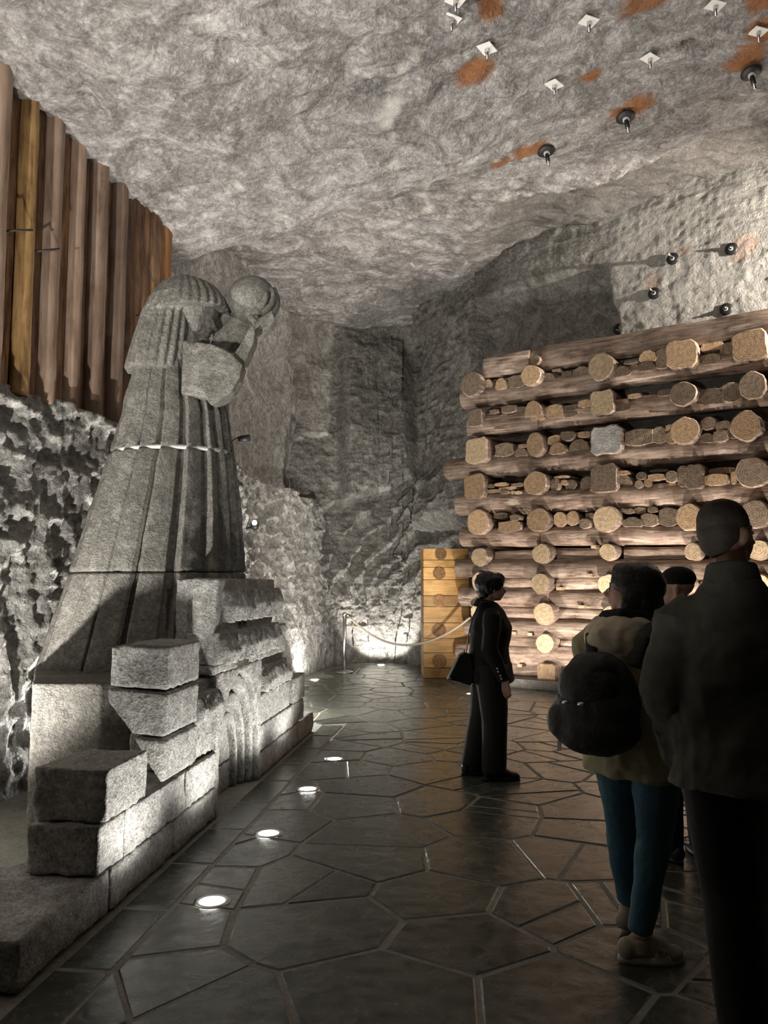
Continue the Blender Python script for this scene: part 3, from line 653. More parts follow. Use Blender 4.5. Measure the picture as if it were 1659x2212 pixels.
# ------------------------------------------------------------ rock bolts
def bolt_square(p, label, sc=1.0, rz=.5):
    t = empty('rock_bolt', p, rz); t.scale = (sc,) * 3; tag(t, label, 'rock bolt', 'square plated rock bolts in the ceiling')
    me = mesh('plate', *box_vf(-.085, .085, -.085, .085, -.012, 0)); bevelled(me, .003); link('plate', me, M['galv'], t, (0, 0, 0), (.12, .1, 0), False)
    link('nut', mesh('nut', *tube_vf([(0, 0, -.01), (0, 0, -.055)], .026, 6)), M['steel'], t, smooth=False)
    link('rod', mesh('rod', *tube_vf([(0, 0, .08), (0, 0, -.13)], .015, 10)), M['steel'], t); return t
def bolt_round(p, label, group, nrm=(0, 0, -1), ln=.17, sc=1.0):
    t = empty('rock_bolt', p); t.rotation_euler = Vector(nrm).to_track_quat('Z', 'Y').to_euler(); t.scale = (sc,) * 3; tag(t, label, 'rock bolt', group)
    v = merge(tube_vf([(0, 0, -.01), (0, 0, .008), (0, 0, .02)], [.105, .105, .06], 24)); link('plate', mesh('plate', *v), M['iron'], t)
    link('washer', mesh('washer', *tube_vf([(0, 0, .015), (0, 0, .045)], .036, 16)), M['galv'], t, smooth=False)
    link('collar', mesh('collar', *tube_vf([(0, 0, .045), (0, 0, ln * .7)], .026, 12)), M['iron'], t)
    link('rod', mesh('rod', *tube_vf([(0, 0, -.1), (0, 0, ln)], .014, 10)), M['steel'], t); return t
def ceil_exact(px, py):
    c = ceil_pt(px, py); r = ray(px, py).normalized()
    i = int(np.argmin((us - c.x) ** 2)); j = int(np.argmin((vs - c.y) ** 2)); z = float(Z_CEIL[i, j]); return on_ground(px, py, z)
for px, py, rz_, lab in ((975, 33, .4, 'square white bolt plate beside the pale crack near the ceiling top'), (1052, 96, .9, 'square white bolt plate below the rust stain, left side of the ceiling'), (1272, 37, .3, 'square white bolt plate high in the middle of the ceiling bolts'),
                     (1197, 175, .7, 'small square bolt plate left of the small rust stain'), (1404, 118, .5, 'square bolt plate left of the dark oval hollow'), (1638, 60, .2, 'square bolt plate at the right edge above the rust streak'),
                     (984, -10, .4, 'bolt plate cut by the top edge of the photo'), (1545, 3, .2, 'bolt plate fragment at the top right edge')):
    p = ceil_exact(px, py); p.z -= .035; bolt_square(p, lab, .85, rz_)
for px, py, lab in ((1622, 148, 'black round bolt plate nearest the right edge of the ceiling'), (1351, 244, 'black round ceiling bolt amid a rust patch'), (1180, 318, 'black round ceiling bolt right of the long rust streak, lowest of the three')):
    p = ceil_exact(px, py); p.z -= .05; bolt_round(p, lab, 'round black rock bolts in the ceiling', (.1, -.15, -1), .2, 1.0)
for px, py, ln_, lab in ((1456, 560, .26, 'topmost black ringed wall bolt casting a long shadow'), (1414, 636, .26, 'black ringed wall bolt under a rust patch'), (1337, 712, .26, 'black ringed wall bolt just above the crib top'),
                    (1580, 540, .1, 'dark ringed wall bolt at the upper right beside a rust spot'), (1568, 670, .1, 'grey ringed wall bolt on the brightly lit rock')):
    c, n_ = wall_pt(px, py); bolt_round(Vector(c) + Vector(n_) * .03, lab, 'ringed rock bolts in the wall above the crib', Vector(n_), ln_, .85)
# ------------------------------------------------------------ rope barrier
p = on_ground(744, 1453); rp = empty('rope_post', (p.x, p.y, 0)); tag(rp, 'slim polished steel barrier post on a round base before the rock', 'barrier post')
prof = [(.165, .001), (.165, .012), (.15, .022), (.06, .034), (.03, .05)]
n = 32; V = [(r_ * math.cos(2 * PI * k / n), r_ * math.sin(2 * PI * k / n), z_) for r_, z_ in prof for k in range(n)]
F = [(i * n + k, i * n + (k + 1) % n, (i + 1) * n + (k + 1) % n, (i + 1) * n + k) for i in range(len(prof) - 1) for k in range(n)]
link('base', mesh('base', V, F + [tuple(range(n))[::-1], tuple(range((len(prof) - 1) * n, len(prof) * n))]), M['steel'], rp)
link('pole', mesh('pole', *tube_vf([(0, 0, .03), (0, 0, .98)], .032, 20)), M['steel'], rp)
link('cap', mesh('cap', *tube_vf([(0, 0, .98), (0, 0, 1.03), (0, 0, 1.05)], [.042, .042, .025], 20)), M['steel'], rp)
link('hook', mesh('hook', *tube_vf([(.03, 0, .985), (.06, 0, 1.0), (.075, 0, .98)], .009, 8)), M['steel'], rp)
A = Vector((p.x + .07, p.y, .985)); B_ = Vector(KP + KD * -.12 + KN * .03); B_.z = 1.0
pts = []
for i in range(25):
    t = i / 24; q = A.lerp(B_, t); q.z = (1 - t) * A.z + t * 1.02 - .5 * 4 * t * (1 - t) * (1 - .12 * t); pts.append(q)
me = mesh('rope', *tube_vf(pts, .019, 8)); M['rope'] = m_plain('beige_rope', (.42, .36, .28), .8, .2, 0, .3, 60, .006)
o = link('barrier_rope', me, M['rope']); tag(o, 'sagging beige rope from the steel post to the log crib', 'rope')
# ------------------------------------------------------------ small lamp on the ledge right of the statue
p = at_depth(524, 952, 10.7); t = empty('ledge_spotlight', p); tag(t, 'small dark spotlight on the rock right of the statue', 'spotlight')
link('bracket', mesh('bracket', *tube_vf([(-.16, 0, -.1), (-.14, 0, .0), (-.05, 0, .05), (.05, 0, .06)], .012, 8)), M['iron'], t)
link('housing', mesh('housing', *tube_vf([(-.06, 0, .02), (.0, 0, .03), (.1, 0, .04)], [.03, .045, .05], 14)), M['iron'], t)
p = at_depth(550, 1131, 11.1); t = empty('rock_foot_lamp', p); tag(t, 'small bright lamp shining between the statue and the far rock', 'lamp')
link('housing', mesh('housing', *tube_vf([(0, .08, -.05), (0, 0, .0)], [.05, .06], 14)), M['iron'], t); link('lens', mesh('lens', *ball_vf((0, -.01, .01), (.035, .012, .035), 12, 8)), M['lens'], t)
link('stem', mesh('stem', *tube_vf([(0, .06, -.04), (-.3, .1, -.12)], .02, 8)), M['iron'], t)
# lamps along the foot of the crib (the first is in view, people hide the rest)
for px, py, lab, s_, pw in ((1018, 1499, 'floor lamp just left of the woman in black', None, 170), (0, 0, 'floor lamp hidden behind the backpack wearer', 2.4, 270), (0, 0, 'floor lamp hidden behind the man in the dark jacket', 3.7, 270), (0, 0, 'floor lamp beyond the right edge of the picture', 5.0, 270)):
    q = on_ground(px, py) if s_ is None else KP + KD * s_ + KN * 1.05
    floor_lamp(q, lab, pw, (q - KN * 1.5 + Vector((0, 0, 2.6))) if s_ is not None else (q + Vector((.9, 1.0, 2.4))), 135, WARM)
# ------------------------------------------------------------ carved castle plinth
def stat(x): return x
cs = empty('castle_plinth', CP0); tag(cs, 'low miniature castle wall of pale hewn stone with a pointed gate', 'carved castle')
def cpoly(name, pts_sz, t0, t1, mat, voxel=.012, seed=0, amp=.012, extra=None):
    """block whose face outline is given as (s, z); it runs from depth t0 to t1 behind the front line"""
    P3 = [CS(s_, t0, z) for s_, z in pts_sz]; vf = prism_vf(P3, -cn * (t1 - t0))
    if extra: vf = merge(vf, *extra)
    me = remeshed(name, vf, voxel, 1, (amp, 13, 4), seed); me.transform(Matrix.Translation(-CP0)); return link(name, me, mat, cs)
def cbox(s0, s1, t0, t1, z0, z1, mat=None, seed=0, gap=.004, name='stone_block', **kw):
    return cpoly(name, [(s0 + gap, z0 + gap), (s1 - gap, z0 + gap), (s1 - gap, z1 - gap), (s0 + gap, z1 - gap)], t0, t1, mat or M['salt_light'], seed=seed, **kw)
SL = M['salt_light']; z1, z2, z3, z4, z5 = .206, .44, .69, .95, 1.21
sB, _ = c_st(211, 1890); sJ, _ = c_st(238, 1920); sG0, _ = c_st(468, 1786); sG1, _ = c_st(560, 1704); sE, _ = c_st(655, 1590); sEnd = 5.48
sC1, _ = c_st(313, 1717); sBa, _ = c_st(355, 1597); sK, _ = c_st(429, 1475); sBj, _ = c_st(271, 1740)
# first course
cbox(0, sJ, 0, 1.35, 0, z1, seed=1, voxel=.02); cbox(sJ, (sJ + sG0) / 2, 0, .5, 0, z1, seed=2); cbox((sJ + sG0) / 2, sG0 - .02, 0, .5, 0, z1, seed=3)
cbox(sG1 + .02, sE - .25, 0, .45, 0, z1, seed=4); cbox(sE - .25, sEnd, 0, .45, 0, z1, seed=5)
# second course and the near merlon
cbox(sB, sBj, 0, .36, z1, z2, seed=6); cbox(sBj, sBa + .35, 0, .34, z1, z2, seed=7); cbox(sBa + .35, sG0 - .02, 0, .34, z1, z2, seed=8)
cbox(sB + .04, sC1, -.01, .36, z2, z3, seed=9)
cbox(sG1 + .02, sG1 + .8, 0, .34, z1, z2 - .02, seed=10); cbox(sG1 + .8, sE + .02, 0, .34, z1, z2 - .02, seed=11)
# near bastion: three courses, the lower ones corbelled back to the wall
Y0 = 4.43 + .02
def nz(px, py): p = at_depth(px, py, Y0); return p
def bast(pxs, back, seed):
    """pxs: outline of the face that looks at the viewer, in picture points at depth Y0; chamfered towards the left"""
    P3 = [nz(*q) for q in pxs]; vf = prism_vf(P3, Vector((cdir.x, cdir.y, 0)) * back); me = remeshed('bastion_block', vf, .013, 1, (.008, 9, 4), seed); me.transform(Matrix.Translation(-CP0)); return link('bastion_block', me, SL, cs)
Lb = sK - sBa - .02
bast([(241, 1397), (272, 1392), (364, 1396), (361, 1491), (235, 1481)], Lb, 21)
bast([(233, 1486), (361, 1497), (357, 1592), (285, 1586), (233, 1517)], Lb, 22)
bast([(287, 1592), (356, 1600), (352, 1692), (346, 1692)], Lb, 23)
# wall between bastion and gate, with the broken carved ledge
cbox(sK, sG0 - .03, .03, .34, z3 - .25, z3, seed=12); cbox(sBa + .3, sK, .02, .34, z2, z3, seed=13)
s9, _ = c_st(415, 1500); s10, _ = c_st(497, 1500)
cbox(s9 - .1, s10 - .28, .05, .34, z3, .93, seed=14)
def ridged(s0, s1, t0, t1, za, zb, n, seed, skew=0.0):
    """block with a fluted, chipped front"""
    rnd = random.Random(seed); ex = []
    for k in range(n):
        sc = s0 + (s1 - s0) * (k + .5) / n; w_ = (s1 - s0) / n * .5; a = za + rnd.uniform(0, .05) * (zb - za); b = zb - rnd.uniform(0, .35) * (zb - za)
        ex.append(tube_vf([CS(sc, t0 + .005, a), CS(sc + rnd.uniform(-.01, .01), t0 - .012, (a + b) / 2), CS(sc, t0 + .006, b)], [w_, w_ * 1.1, w_ * .8], 8))
    return cpoly('fluted_block', [(s0, za), (s1, za + skew), (s1, zb + skew), (s0, zb)], t0, t1, SL, .011, seed, .008, ex)
ridged(s9 + .0, s10 - .3, -.03, .1, z3 + .01, .86, 7, 31)
# tower over the gate
sT0, _ = c_st(477, 1260); sT1, _ = c_st(592, 1260)
bastT = Vector((0, 5.25, 0))
def near_face(pxs, Yd, back, seed, name='tower_block'):
    P3 = [at_depth(x, y, Yd) for x, y in pxs]; vf = prism_vf(P3, Vector((cdir.x, cdir.y, 0)) * back); me = remeshed(name, vf, .014, 1, (.009, 8, 4), seed); me.transform(Matrix.Translation(-CP0)); return link(name, me, SL, cs)
Yt = 5.35
near_face([(415, 1249), (473, 1250), (468, 1340), (462, 1372), (460, 1432), (444, 1412), (440, 1385), (428, 1372), (413, 1370)], Yt, sT1 - (c_st(470, 1260)[0]) - .02, 24)
ridged(sT0, sT1, -.02, .2, 1.30, 1.525, 10, 32); ridged(sT0 - .1, sT1 - .04, -.02, .2, 1.02, 1.235, 10, 33)
cbox(sT0 - .1, sT1 - .02, .0, .25, .945, 1.02, seed=34)
cbox(sT0 - .05, sT1 + .02, .12, .3, .9, 1.6, seed=35)
# right of the gate
sR0, _ = c_st(590, 1431); sR1, _ = c_st(624, 1450); sM, _ = c_st(626, 1500)
cbox(sG1 - .02, sG1 + .65, .0, .34, z2 - .02, .665, seed=15); cbox(sG1 + .65, sM, .0, .34, z2 - .02, .665, seed=16)
ridged(sG1 + .05, sR1 - .02, .01, .12, .68, .88, 8, 36); cbox(sG1 - .05, sR1, .06, .34, .67, .94, seed=17)
cbox(sT1 + .02, sR1 - .05, .02, .3, .94, 1.20, seed=18)
cbox(sM + .12, sE + .02, -.01, .34, z2 - .02, .665, seed=19)
# gate: side jambs, pointed bands, recessed door
gm = (sG0 + sG1) / 2; gw = (sG1 - sG0) / 2
def arch(c, hw, zs_, za, n=14):
    """pointed arch outline from the left foot over the apex to the right foot"""
    out = [(c - hw, 0)]
    for i in range(n + 1): t = i / n; out.append((c - hw * math.cos(t * PI / 2) ** .9, zs_ + (za - zs_) * math.sin(t * PI / 2) ** 1.15))
    r = [(2 * c - s_, z) for s_, z in out[:-1]][::-1]; return out + r
def band(c, hw, wdt, zs_, za, t0, t1, seed, mat=None):
    o_, i_ = arch(c, hw, zs_, za), arch(c, hw - wdt, zs_, za - wdt * 1.6); n = len(o_); ex = []
    V, F = [], []
    for (a, b) in zip(o_, i_):
        for t_ in (t0, t1): V.append(CS(a[0], t_, a[1] + .0)); V.append(CS(b[0], t_, b[1]))
    for k in range(n - 1):
        a, b = k * 4, (k + 1) * 4; F += [(a, b, b + 1, a + 1), (a + 2, a + 3, b + 3, b + 2), (a, a + 2, b + 2, b), (a + 1, b + 1, b + 3, a + 3)]
    F += [(0, 1, 3, 2), (4 * n - 4, 4 * n - 2, 4 * n - 1, 4 * n - 3)]
    me = remeshed('gate_band', (V, F), .011, 1, (.005, 9, 4), seed); me.transform(Matrix.Translation(-CP0)); return link('gate_band', me, SL, cs)
def spandrel(s0, s1, ar, ztop, t0, t1, seed, left):
    half = [q for q in ar if (q[0] <= gm + 1e-6 if left else q[0] >= gm - 1e-6)]
    pts = [(s0, 0)] + half + [(gm, ztop), (s0, ztop)] if left else [(s1, 0), (s1, ztop), (gm, ztop)] + half
    return cpoly('gate_jamb', pts, t0, t1, SL, .013, seed)
ar = arch(gm, gw - .03, .28, .90)
spandrel(sG0 - .03, None, ar, .95, .0, .28, 41, True); spandrel(None, sG1 + .03, ar, .95, .0, .28, 42, False)
band(gm, gw - .035, .05, .28, .88, .045, .14, 43); band(gm + .05, gw - .15, .045, .24, .74, .09, .2, 44); band(gm + .05, gw - .25, .04, .2, .60, .12, .22, 45)
cpoly('gate_door', [(sG0, 0), (sG1, 0), (sG1, .2), (sG0, .2)], .17, .33, SL, seed=46); cpoly('gate_door', [(sG0, .205), (sG1, .205), (sG1, .9), (sG0, .9)], .175, .33, SL, seed=47)
# ------------------------------------------------------------ statue on its plinth
st = empty('stone_statue', (-1.9, 6.0, 0)); tag(st, 'towering grey carved figure in a pleated robe lifting a globe', 'statue')
SO = Vector(st.location)
def spart(name, me, mat=None, par=None):
    me.transform(Matrix.Translation(-SO)); return link(name, me, mat or M['salt'], par or st)
PL = [(-2.155, 4.9), (-1.735, 4.9), (-1.35, 5.25), (-1.30, 6.9), (-2.3, 6.95), (-2.60, 5.95)]
vf = prism_vf([Vector((x, y, 0)) for x, y in PL], (0, 0, .962)); spart('plinth', remeshed('plinth', vf, .022, 1, (.012, 6, 4), 51))
YS = 6.0
prof = [(1475, 66, 548), (1460, 76, 545), (1350, 112, 540), (1240, 151, 535), (1100, 196, 526), (980, 237, 511), (900, 262, 497), (860, 270, 485), (800, 288, 468), (765, 300, 455)]
rows = []
for y, xl, xr in prof:
    a, b = at_depth(xl, y, YS), at_depth(xr, y, YS); rows.append((a.z, (a.x + b.x) / 2, (b.x - a.x) / 2 * .975))
rows = np.array(rows); rows = rows[np.argsort(rows[:, 0])]
def robe(z0, z1_, seed):
    nz_, na = 50, 420; zz = np.linspace(z0, z1_, nz_); th = np.linspace(0, 2 * PI, na, endpoint=False); T, Zg = np.meshgrid(th, zz)
    cx_, rx = np.interp(Zg, rows[:, 0], rows[:, 1]), np.interp(Zg, rows[:, 0], rows[:, 2])
    # pleats: overlapping folds, each a sharp step and a flat run
    npl = 19; ph = (T / (2 * PI) * npl + .35 * np.sin(T * 2 + 1) + .3 * np.sin(T * 3)) % 1.0
    f = np.where(ph < .22, -.55, np.where(ph < .30, -.55 + 1.55 * (ph - .22) / .08, 1 - (ph - .30) / .70 * .8)); f = np.where(ph > .97, f + (-.55 - f) * (ph - .97) / .03, f)
    amp = .010 + .075 * (rx / .82); rr_ = rx - amp + amp * f
    ry = (rx * .78 - amp + amp * f)
    Xg = cx_ + rr_ * np.cos(T); Yg = YS + ry * np.sin(T)
    P = np.stack([Xg, Yg, Zg], -1); d = fbm(P, 9, 4, seed) * .010; P[..., 0] += d * np.cos(T); P[..., 1] += d * np.sin(T)
    rim = np.minimum(sst(Zg, z0, z0 + .01), 1 - sst(Zg, z1_ - .01, z1_)); k = 1 - .02 * (1 - rim); P[..., 0] = cx_ + (P[..., 0] - cx_) * k; P[..., 1] = YS + (P[..., 1] - YS) * k
    V = P.reshape(-1, 3).tolist(); F = [(i * na + j, i * na + (j + 1) % na, (i + 1) * na + (j + 1) % na, (i + 1) * na + j) for i in range(nz_ - 1) for j in range(na)]
    F += [tuple(range(na))[::-1], tuple(range((nz_ - 1) * na, nz_ * na))]; return mesh('robe', V, F)
zA, zB, zC, zD = .93, at_depth(300, 1237, YS).z, at_depth(300, 980, YS).z, at_depth(300, 770, YS).z
spart('robe', robe(zA, zB - .003, 61)); spart('robe', robe(zB + .003, zC - .004, 62)); spart('robe', robe(zC + .004, zD, 63))
c_, r_ = np.interp(zC, rows[:, 0], rows[:, 1]), np.interp(zC, rows[:, 0], rows[:, 2])
def px3(x, y, Yd=YS): return at_depth(x, y, Yd)
kx = YS / FPX
# head core with a face in profile looking right
fc = px3(432, 680); face = [ball_vf(px3(418, 668), (.20, .19, .22)), ball_vf(px3(430, 700), (.105, .11, .13))]
face += [prism_vf([px3(452, 672, YS - .07), px3(467, 706, YS - .05), px3(450, 708, YS - .09), px3(440, 676, YS - .09)], (0, .14, 0)),
         ball_vf(px3(447, 669, YS), (.045, .10, .025)), ball_vf(px3(449, 718, YS), (.04, .055, .012)), ball_vf(px3(446, 725, YS), (.036, .05, .014)), ball_vf(px3(440, 738, YS), (.05, .06, .04)),
         ball_vf(px3(438, 684, YS - .08), (.02, .012, .010)), ball_vf(px3(425, 700, YS - .09), (.05, .03, .06)), tube_vf([px3(405, 700), px3(395, 790)], [.12, .16], 14)]
spart('head', remeshed('head', merge(*face), .008, 1, (.004, 14, 3), 64))
# hair: ribbed cap with a fringe, and a curtain of locks
def ribbed(rws, nr, amp, Yc, ratio, seed, n=220, close_top=True):
    V, F = [], []; m = len(rws) * 6; ys = np.linspace(0, len(rws) - 1, m)
    R = np.array([(px3(a, y).z, (px3(a, y).x + px3(b, y2).x) / 2, max(.002, (px3(b, y2).x - px3(a, y).x) / 2), (px3(b, y2).z - px3(a, y).z)) for (y, a, b, y2) in rws])
    for q in ys:
        z, cx_, rx, dz = (np.interp(q, range(len(rws)), R[:, c]) for c in range(4))
        for k in range(n):
            t = 2 * PI * k / n; rib = abs(math.cos(t * nr / 2)); a = amp * min(1, rx / .2) * (rib ** .6 - .6)
            V.append((cx_ + (rx + a) * math.cos(t), Yc + (rx * ratio + a) * math.sin(t), z + dz * (.5 + .5 * math.cos(t))))
    F = [(i * n + j, i * n + (j + 1) % n, (i + 1) * n + (j + 1) % n, (i + 1) * n + j) for i in range(m - 1) for j in range(n)] + [tuple(range(n)), tuple(range((m - 1) * n, m * n))[::-1]]
    return V, F
cap = ribbed([(600, 396, 404, 600), (604, 375, 430, 604), (614, 356, 449, 612), (630, 340, 468, 625), (652, 327, 484, 645), (672, 318, 491, 662), (692, 312, 491, 672)], 28, .030, YS, .92, 1)
cur = ribbed([(650, 332, 440, 650), (690, 312, 418, 690), (730, 299, 417, 730), (770, 287, 414, 770), (800, 279, 411, 806), (808, 282, 408, 813)], 22, .034, YS - .03, 1.15, 2)
hr = remeshed('hair', merge(cap, cur), .0085, 0, (.004, 14, 3), 65); spart('hair', hr)
me = remeshed('hair', tube_vf([px3(404, 606), px3(404, 593)], [.02, .014], 8), .006); spart('iron_pin', me)
# shoulders, sleeves, forearms, hands, globe: hewn in facets
def facet(name, pxs, Y0_, Y1_, seed, vox=.011, par=None, shrinkb=1.0):
    a = [px3(x, y, Y0_) for x, y in pxs]; cx_ = sum(a, Vector()) / len(a)
    b = [cx_ + (p - cx_) * shrinkb + Vector((0, Y1_ - Y0_, 0)) for p in a]; n_ = len(a)
    return a + b, [tuple(range(n_))[::-1], tuple(range(n_, 2 * n_))] + [(i, (i + 1) % n_, n_ + (i + 1) % n_, n_ + i) for i in range(n_)]
slv = [facet('s', [(408, 742), (430, 738), (456, 742), (482, 752), (503, 765), (524, 788), (519, 812), (500, 845), (474, 866), (456, 876), (448, 866), (440, 845), (405, 835)], YS - .34, YS - .05, 0, shrinkb=.82),
       facet('s', [(395, 735), (455, 745), (455, 860), (390, 850)], YS - .30, YS + .4, 0), facet('s', [(498, 766), (526, 788), (502, 842)], YS - .32, YS - .16, 0, shrinkb=.8)]
spart('near_sleeve', remeshed('near_sleeve', merge(*slv), .011, 1, (.006, 9, 4), 66))
fa = [facet('f', [(501, 768), (512, 775), (525, 790), (515, 820), (500, 838)], YS - .33, YS - .18, 0), facet('f', [(503, 768), (526, 789), (538, 764), (549, 735), (551, 712), (546, 702), (536, 712), (524, 735)], YS - .27, YS - .10, 0, shrinkb=.9)]
spart('near_forearm', remeshed('near_forearm', merge(*fa), .009, 1, (.005, 10, 3), 67))
fb = [facet('f', [(452, 742), (470, 722), (490, 690), (503, 682), (528, 683), (552, 690), (548, 706), (528, 736), (520, 752), (503, 764)], YS + .02, YS + .30, 0), facet('f', [(486, 668), (503, 684), (478, 712), (462, 738), (458, 700)], YS + .06, YS + .25, 0)]
spart('far_sleeve', remeshed('far_sleeve', merge(*fb), .011, 1, (.004, 9, 3), 68))
hd = [facet('h', [(546, 703), (545, 690), (560, 686), (575, 678), (588, 668), (594, 690), (584, 705), (566, 722), (550, 733)], YS - .16, YS - .02, 0, shrinkb=.9)]
rg = .187; sc_ = px3(545, 648, YS)
for i, (ay, ln_) in enumerate(((-.20, .17), (-.13, .22), (-.06, .23), (.01, .2))):     # fingers wrapped up the right side of the globe
    pts = []
    for j in range(6):
        an = -1.0 + j * ln_ / .24 * .30; rr_ = math.sqrt(max(.01, (rg + .012) ** 2 - (ay * .75) ** 2)); pts.append((sc_.x + rr_ * math.cos(an), YS + ay * .75, sc_.z + rr_ * math.sin(an)))
    hd.append(tube_vf(pts, [.03, .03, .028, .026, .022, .016], 8))
hd.append(tube_vf([px3(556, 700, YS - .14), px3(548, 692, YS - .17), px3(540, 680, YS - .16)], [.028, .026, .018], 8))
spart('near_hand', remeshed('near_hand', merge(*hd), .0075, 1, (.003, 14, 3), 69))
hd = [ball_vf(px3(520, 690, YS + .13), (.1, .06, .07))]
for i in range(4): hd.append(tube_vf([(sc_.x - .16 + i * .035, YS + .08 + i * .02, sc_.z - .15 + .0 * i), (sc_.x - .19 + i * .02, YS + .12, sc_.z - .05), (sc_.x - .185 + i * .02, YS + .13, sc_.z + .05)], [.026, .024, .016], 8))
spart('far_hand', remeshed('far_hand', merge(*hd), .009, 1, (.003, 14, 3), 70))
spart('globe', remeshed('globe', ball_vf(sc_, rg, 40, 26), .012, 2, (.003, 8, 3), 71))
# white mortar seams at the joints of the robe
def ringseam(z, seed):
    c_, r_ = np.interp(z, rows[:, 0], rows[:, 1]), np.interp(z, rows[:, 0], rows[:, 2]); rr_ = r_ - .045
    pts = [(c_ + rr_ * math.cos(a), YS + (r_ * .78 - .045) * math.sin(a), z) for a in np.linspace(PI * .98, 2.02 * PI, 60)]
    spart('mortar_seam', mesh('mortar_seam', *tube_vf(pts, .018, 6)), M['salt_seam'])
ringseam(zC, 1)
# ------------------------------------------------------------ people
M['skin'] = m_plain('skin', (.68, .43, .33), .5, .4, 0, .12, 40, .001)
M['skin_dark'] = m_plain('skin_tanned', (.32, .19, .13), .5, .4, 0, .12, 40, .001)
M['hair_black'] = m_plain('black_hair', (.012, .010, .009), .45, .5, 0, .6, 90, .006)
M['hair_dark'] = m_plain('short_dark_hair', (.035, .028, .022), .7, .3, 0, .5, 120, .003)
M['black_wool'] = m_plain('black_wool', (.010, .010, .010), .8, .3, 0, .3, 60, .003)
M['black_cloth'] = m_plain('black_trousers', (.013, .013, .013), .75, .3, 0, .3, 50, .003)
M['suede'] = m_plain('dark_suede', (.075, .075, .062), .9, .25, 0, .45, 14, .006)
M['olive'] = m_plain('olive_parka', (.36, .325, .20), .8, .3, 0, .25, 16, .006)
M['hood'] = m_plain('pale_hood', (.66, .58, .44), .8, .3, 0, .2, 16, .005)
M['jeans'] = m_plain('blue_jeans', (.05, .12, .175), .75, .3, 0, .35, 45, .003)
M['leather'] = m_plain('black_leather', (.012, .012, .011), .38, .5, 0, .3, 30, .004)
M['fuzzy'] = m_plain('black_soft_bag', (.016, .016, .015), .6, .5, 0, .5, 90, .006)
M['pearl'] = m_plain('silver_button', (.85, .82, .76), .2, .5, .6, .05)
M['glass'] = m_plain('glasses_frame', (.3, .2, .17), .3)
M['sneaker'] = m_plain('olive_grey_sneaker', (.34, .31, .24), .8, .3, 0, .2, 60, .003)
M['sole'] = m_plain('white_sole', (.62, .61, .56), .6, .3, 0, .1)
M['shoe_black'] = m_plain('black_shoe', (.014, .013, .012), .4, .5)
M['eye'] = m_plain('eye_white', (.7, .68, .65), .3)
M['phone'] = m_plain('grey_phone', (.22, .24, .24), .3, .5)
M['white'] = m_plain('pale_trim', (.6, .6, .57), .5)
def xf(vf, Mx): return [tuple(Mx @ Vector(v)) for v in vf[0]], vf[1]
def head_parts():
    return merge(ball_vf((0, -.018, .03), (.076, .096, .088), 20, 14), ball_vf((0, .022, -.028), (.063, .072, .082), 18, 12), ball_vf((0, .045, -.083), (.040, .038, .028)),
                 tube_vf([(0, .080, .018), (0, .094, -.005), (0, .112, -.030), (0, .098, -.040)], [.009, .011, .016, .012], 10), ball_vf((0, .088, -.056), (.024, .013, .008)), ball_vf((0, .085, -.067), (.022, .013, .009)),
                 tube_vf([(-.045, .062, .022), (0, .084, .024), (.045, .062, .022)], [.008, .011, .008], 8), ball_vf((.077, -.008, -.012), (.011, .019, .031), rot=(0, .2, 0)), ball_vf((-.077, -.008, -.012), (.011, .019, .031), rot=(0, -.2, 0)))
def hand_vf(w, d, nrm, side=1, curl=.5, sc=1.0):
    """w wrist, d direction of the fingers, nrm palm normal (fingers curl towards it), side: +1 if the thumb leaves along d x nrm"""
    w, d, nrm = Vector(w), Vector(d).normalized(), Vector(nrm).normalized(); ax = d.cross(nrm) * side; out = []
    palm0, palm1 = w, w + d * .085 * sc
    for k in (-1, -.33, .33, 1): out.append(tube_vf([w + ax * k * .018 * sc, palm1 + ax * k * .029 * sc], [(.014 * sc, .014 * sc), (.0125 * sc, .0125 * sc)], 8))
    for k, (L_, off) in enumerate(((.078, 1.0), (.088, .34), (.082, -.34), (.064, -1.0))):
        p = palm1 + ax * off * .030 * sc; pts = [p - d * .01]; a = 0; q = p
        for j, fr in enumerate((.42, .32, .26)): a += curl * (.5 + .4 * j); q = q + (d * math.cos(a) + nrm * math.sin(a)) * L_ * fr * sc; pts.append(q)
        out.append(tube_vf(pts, [.0095 * sc, .009 * sc, .0085 * sc, .0065 * sc], 8))
    b = w + d * .025 * sc + ax * .024 * sc; out.append(tube_vf([b, b + (d * .6 + ax * .7 + nrm * .3) * .04 * sc, b + (d * 1.0 + ax * .75 + nrm * .55) * .065 * sc], [.013 * sc, .011 * sc, .008 * sc], 8))
    return merge(*out)
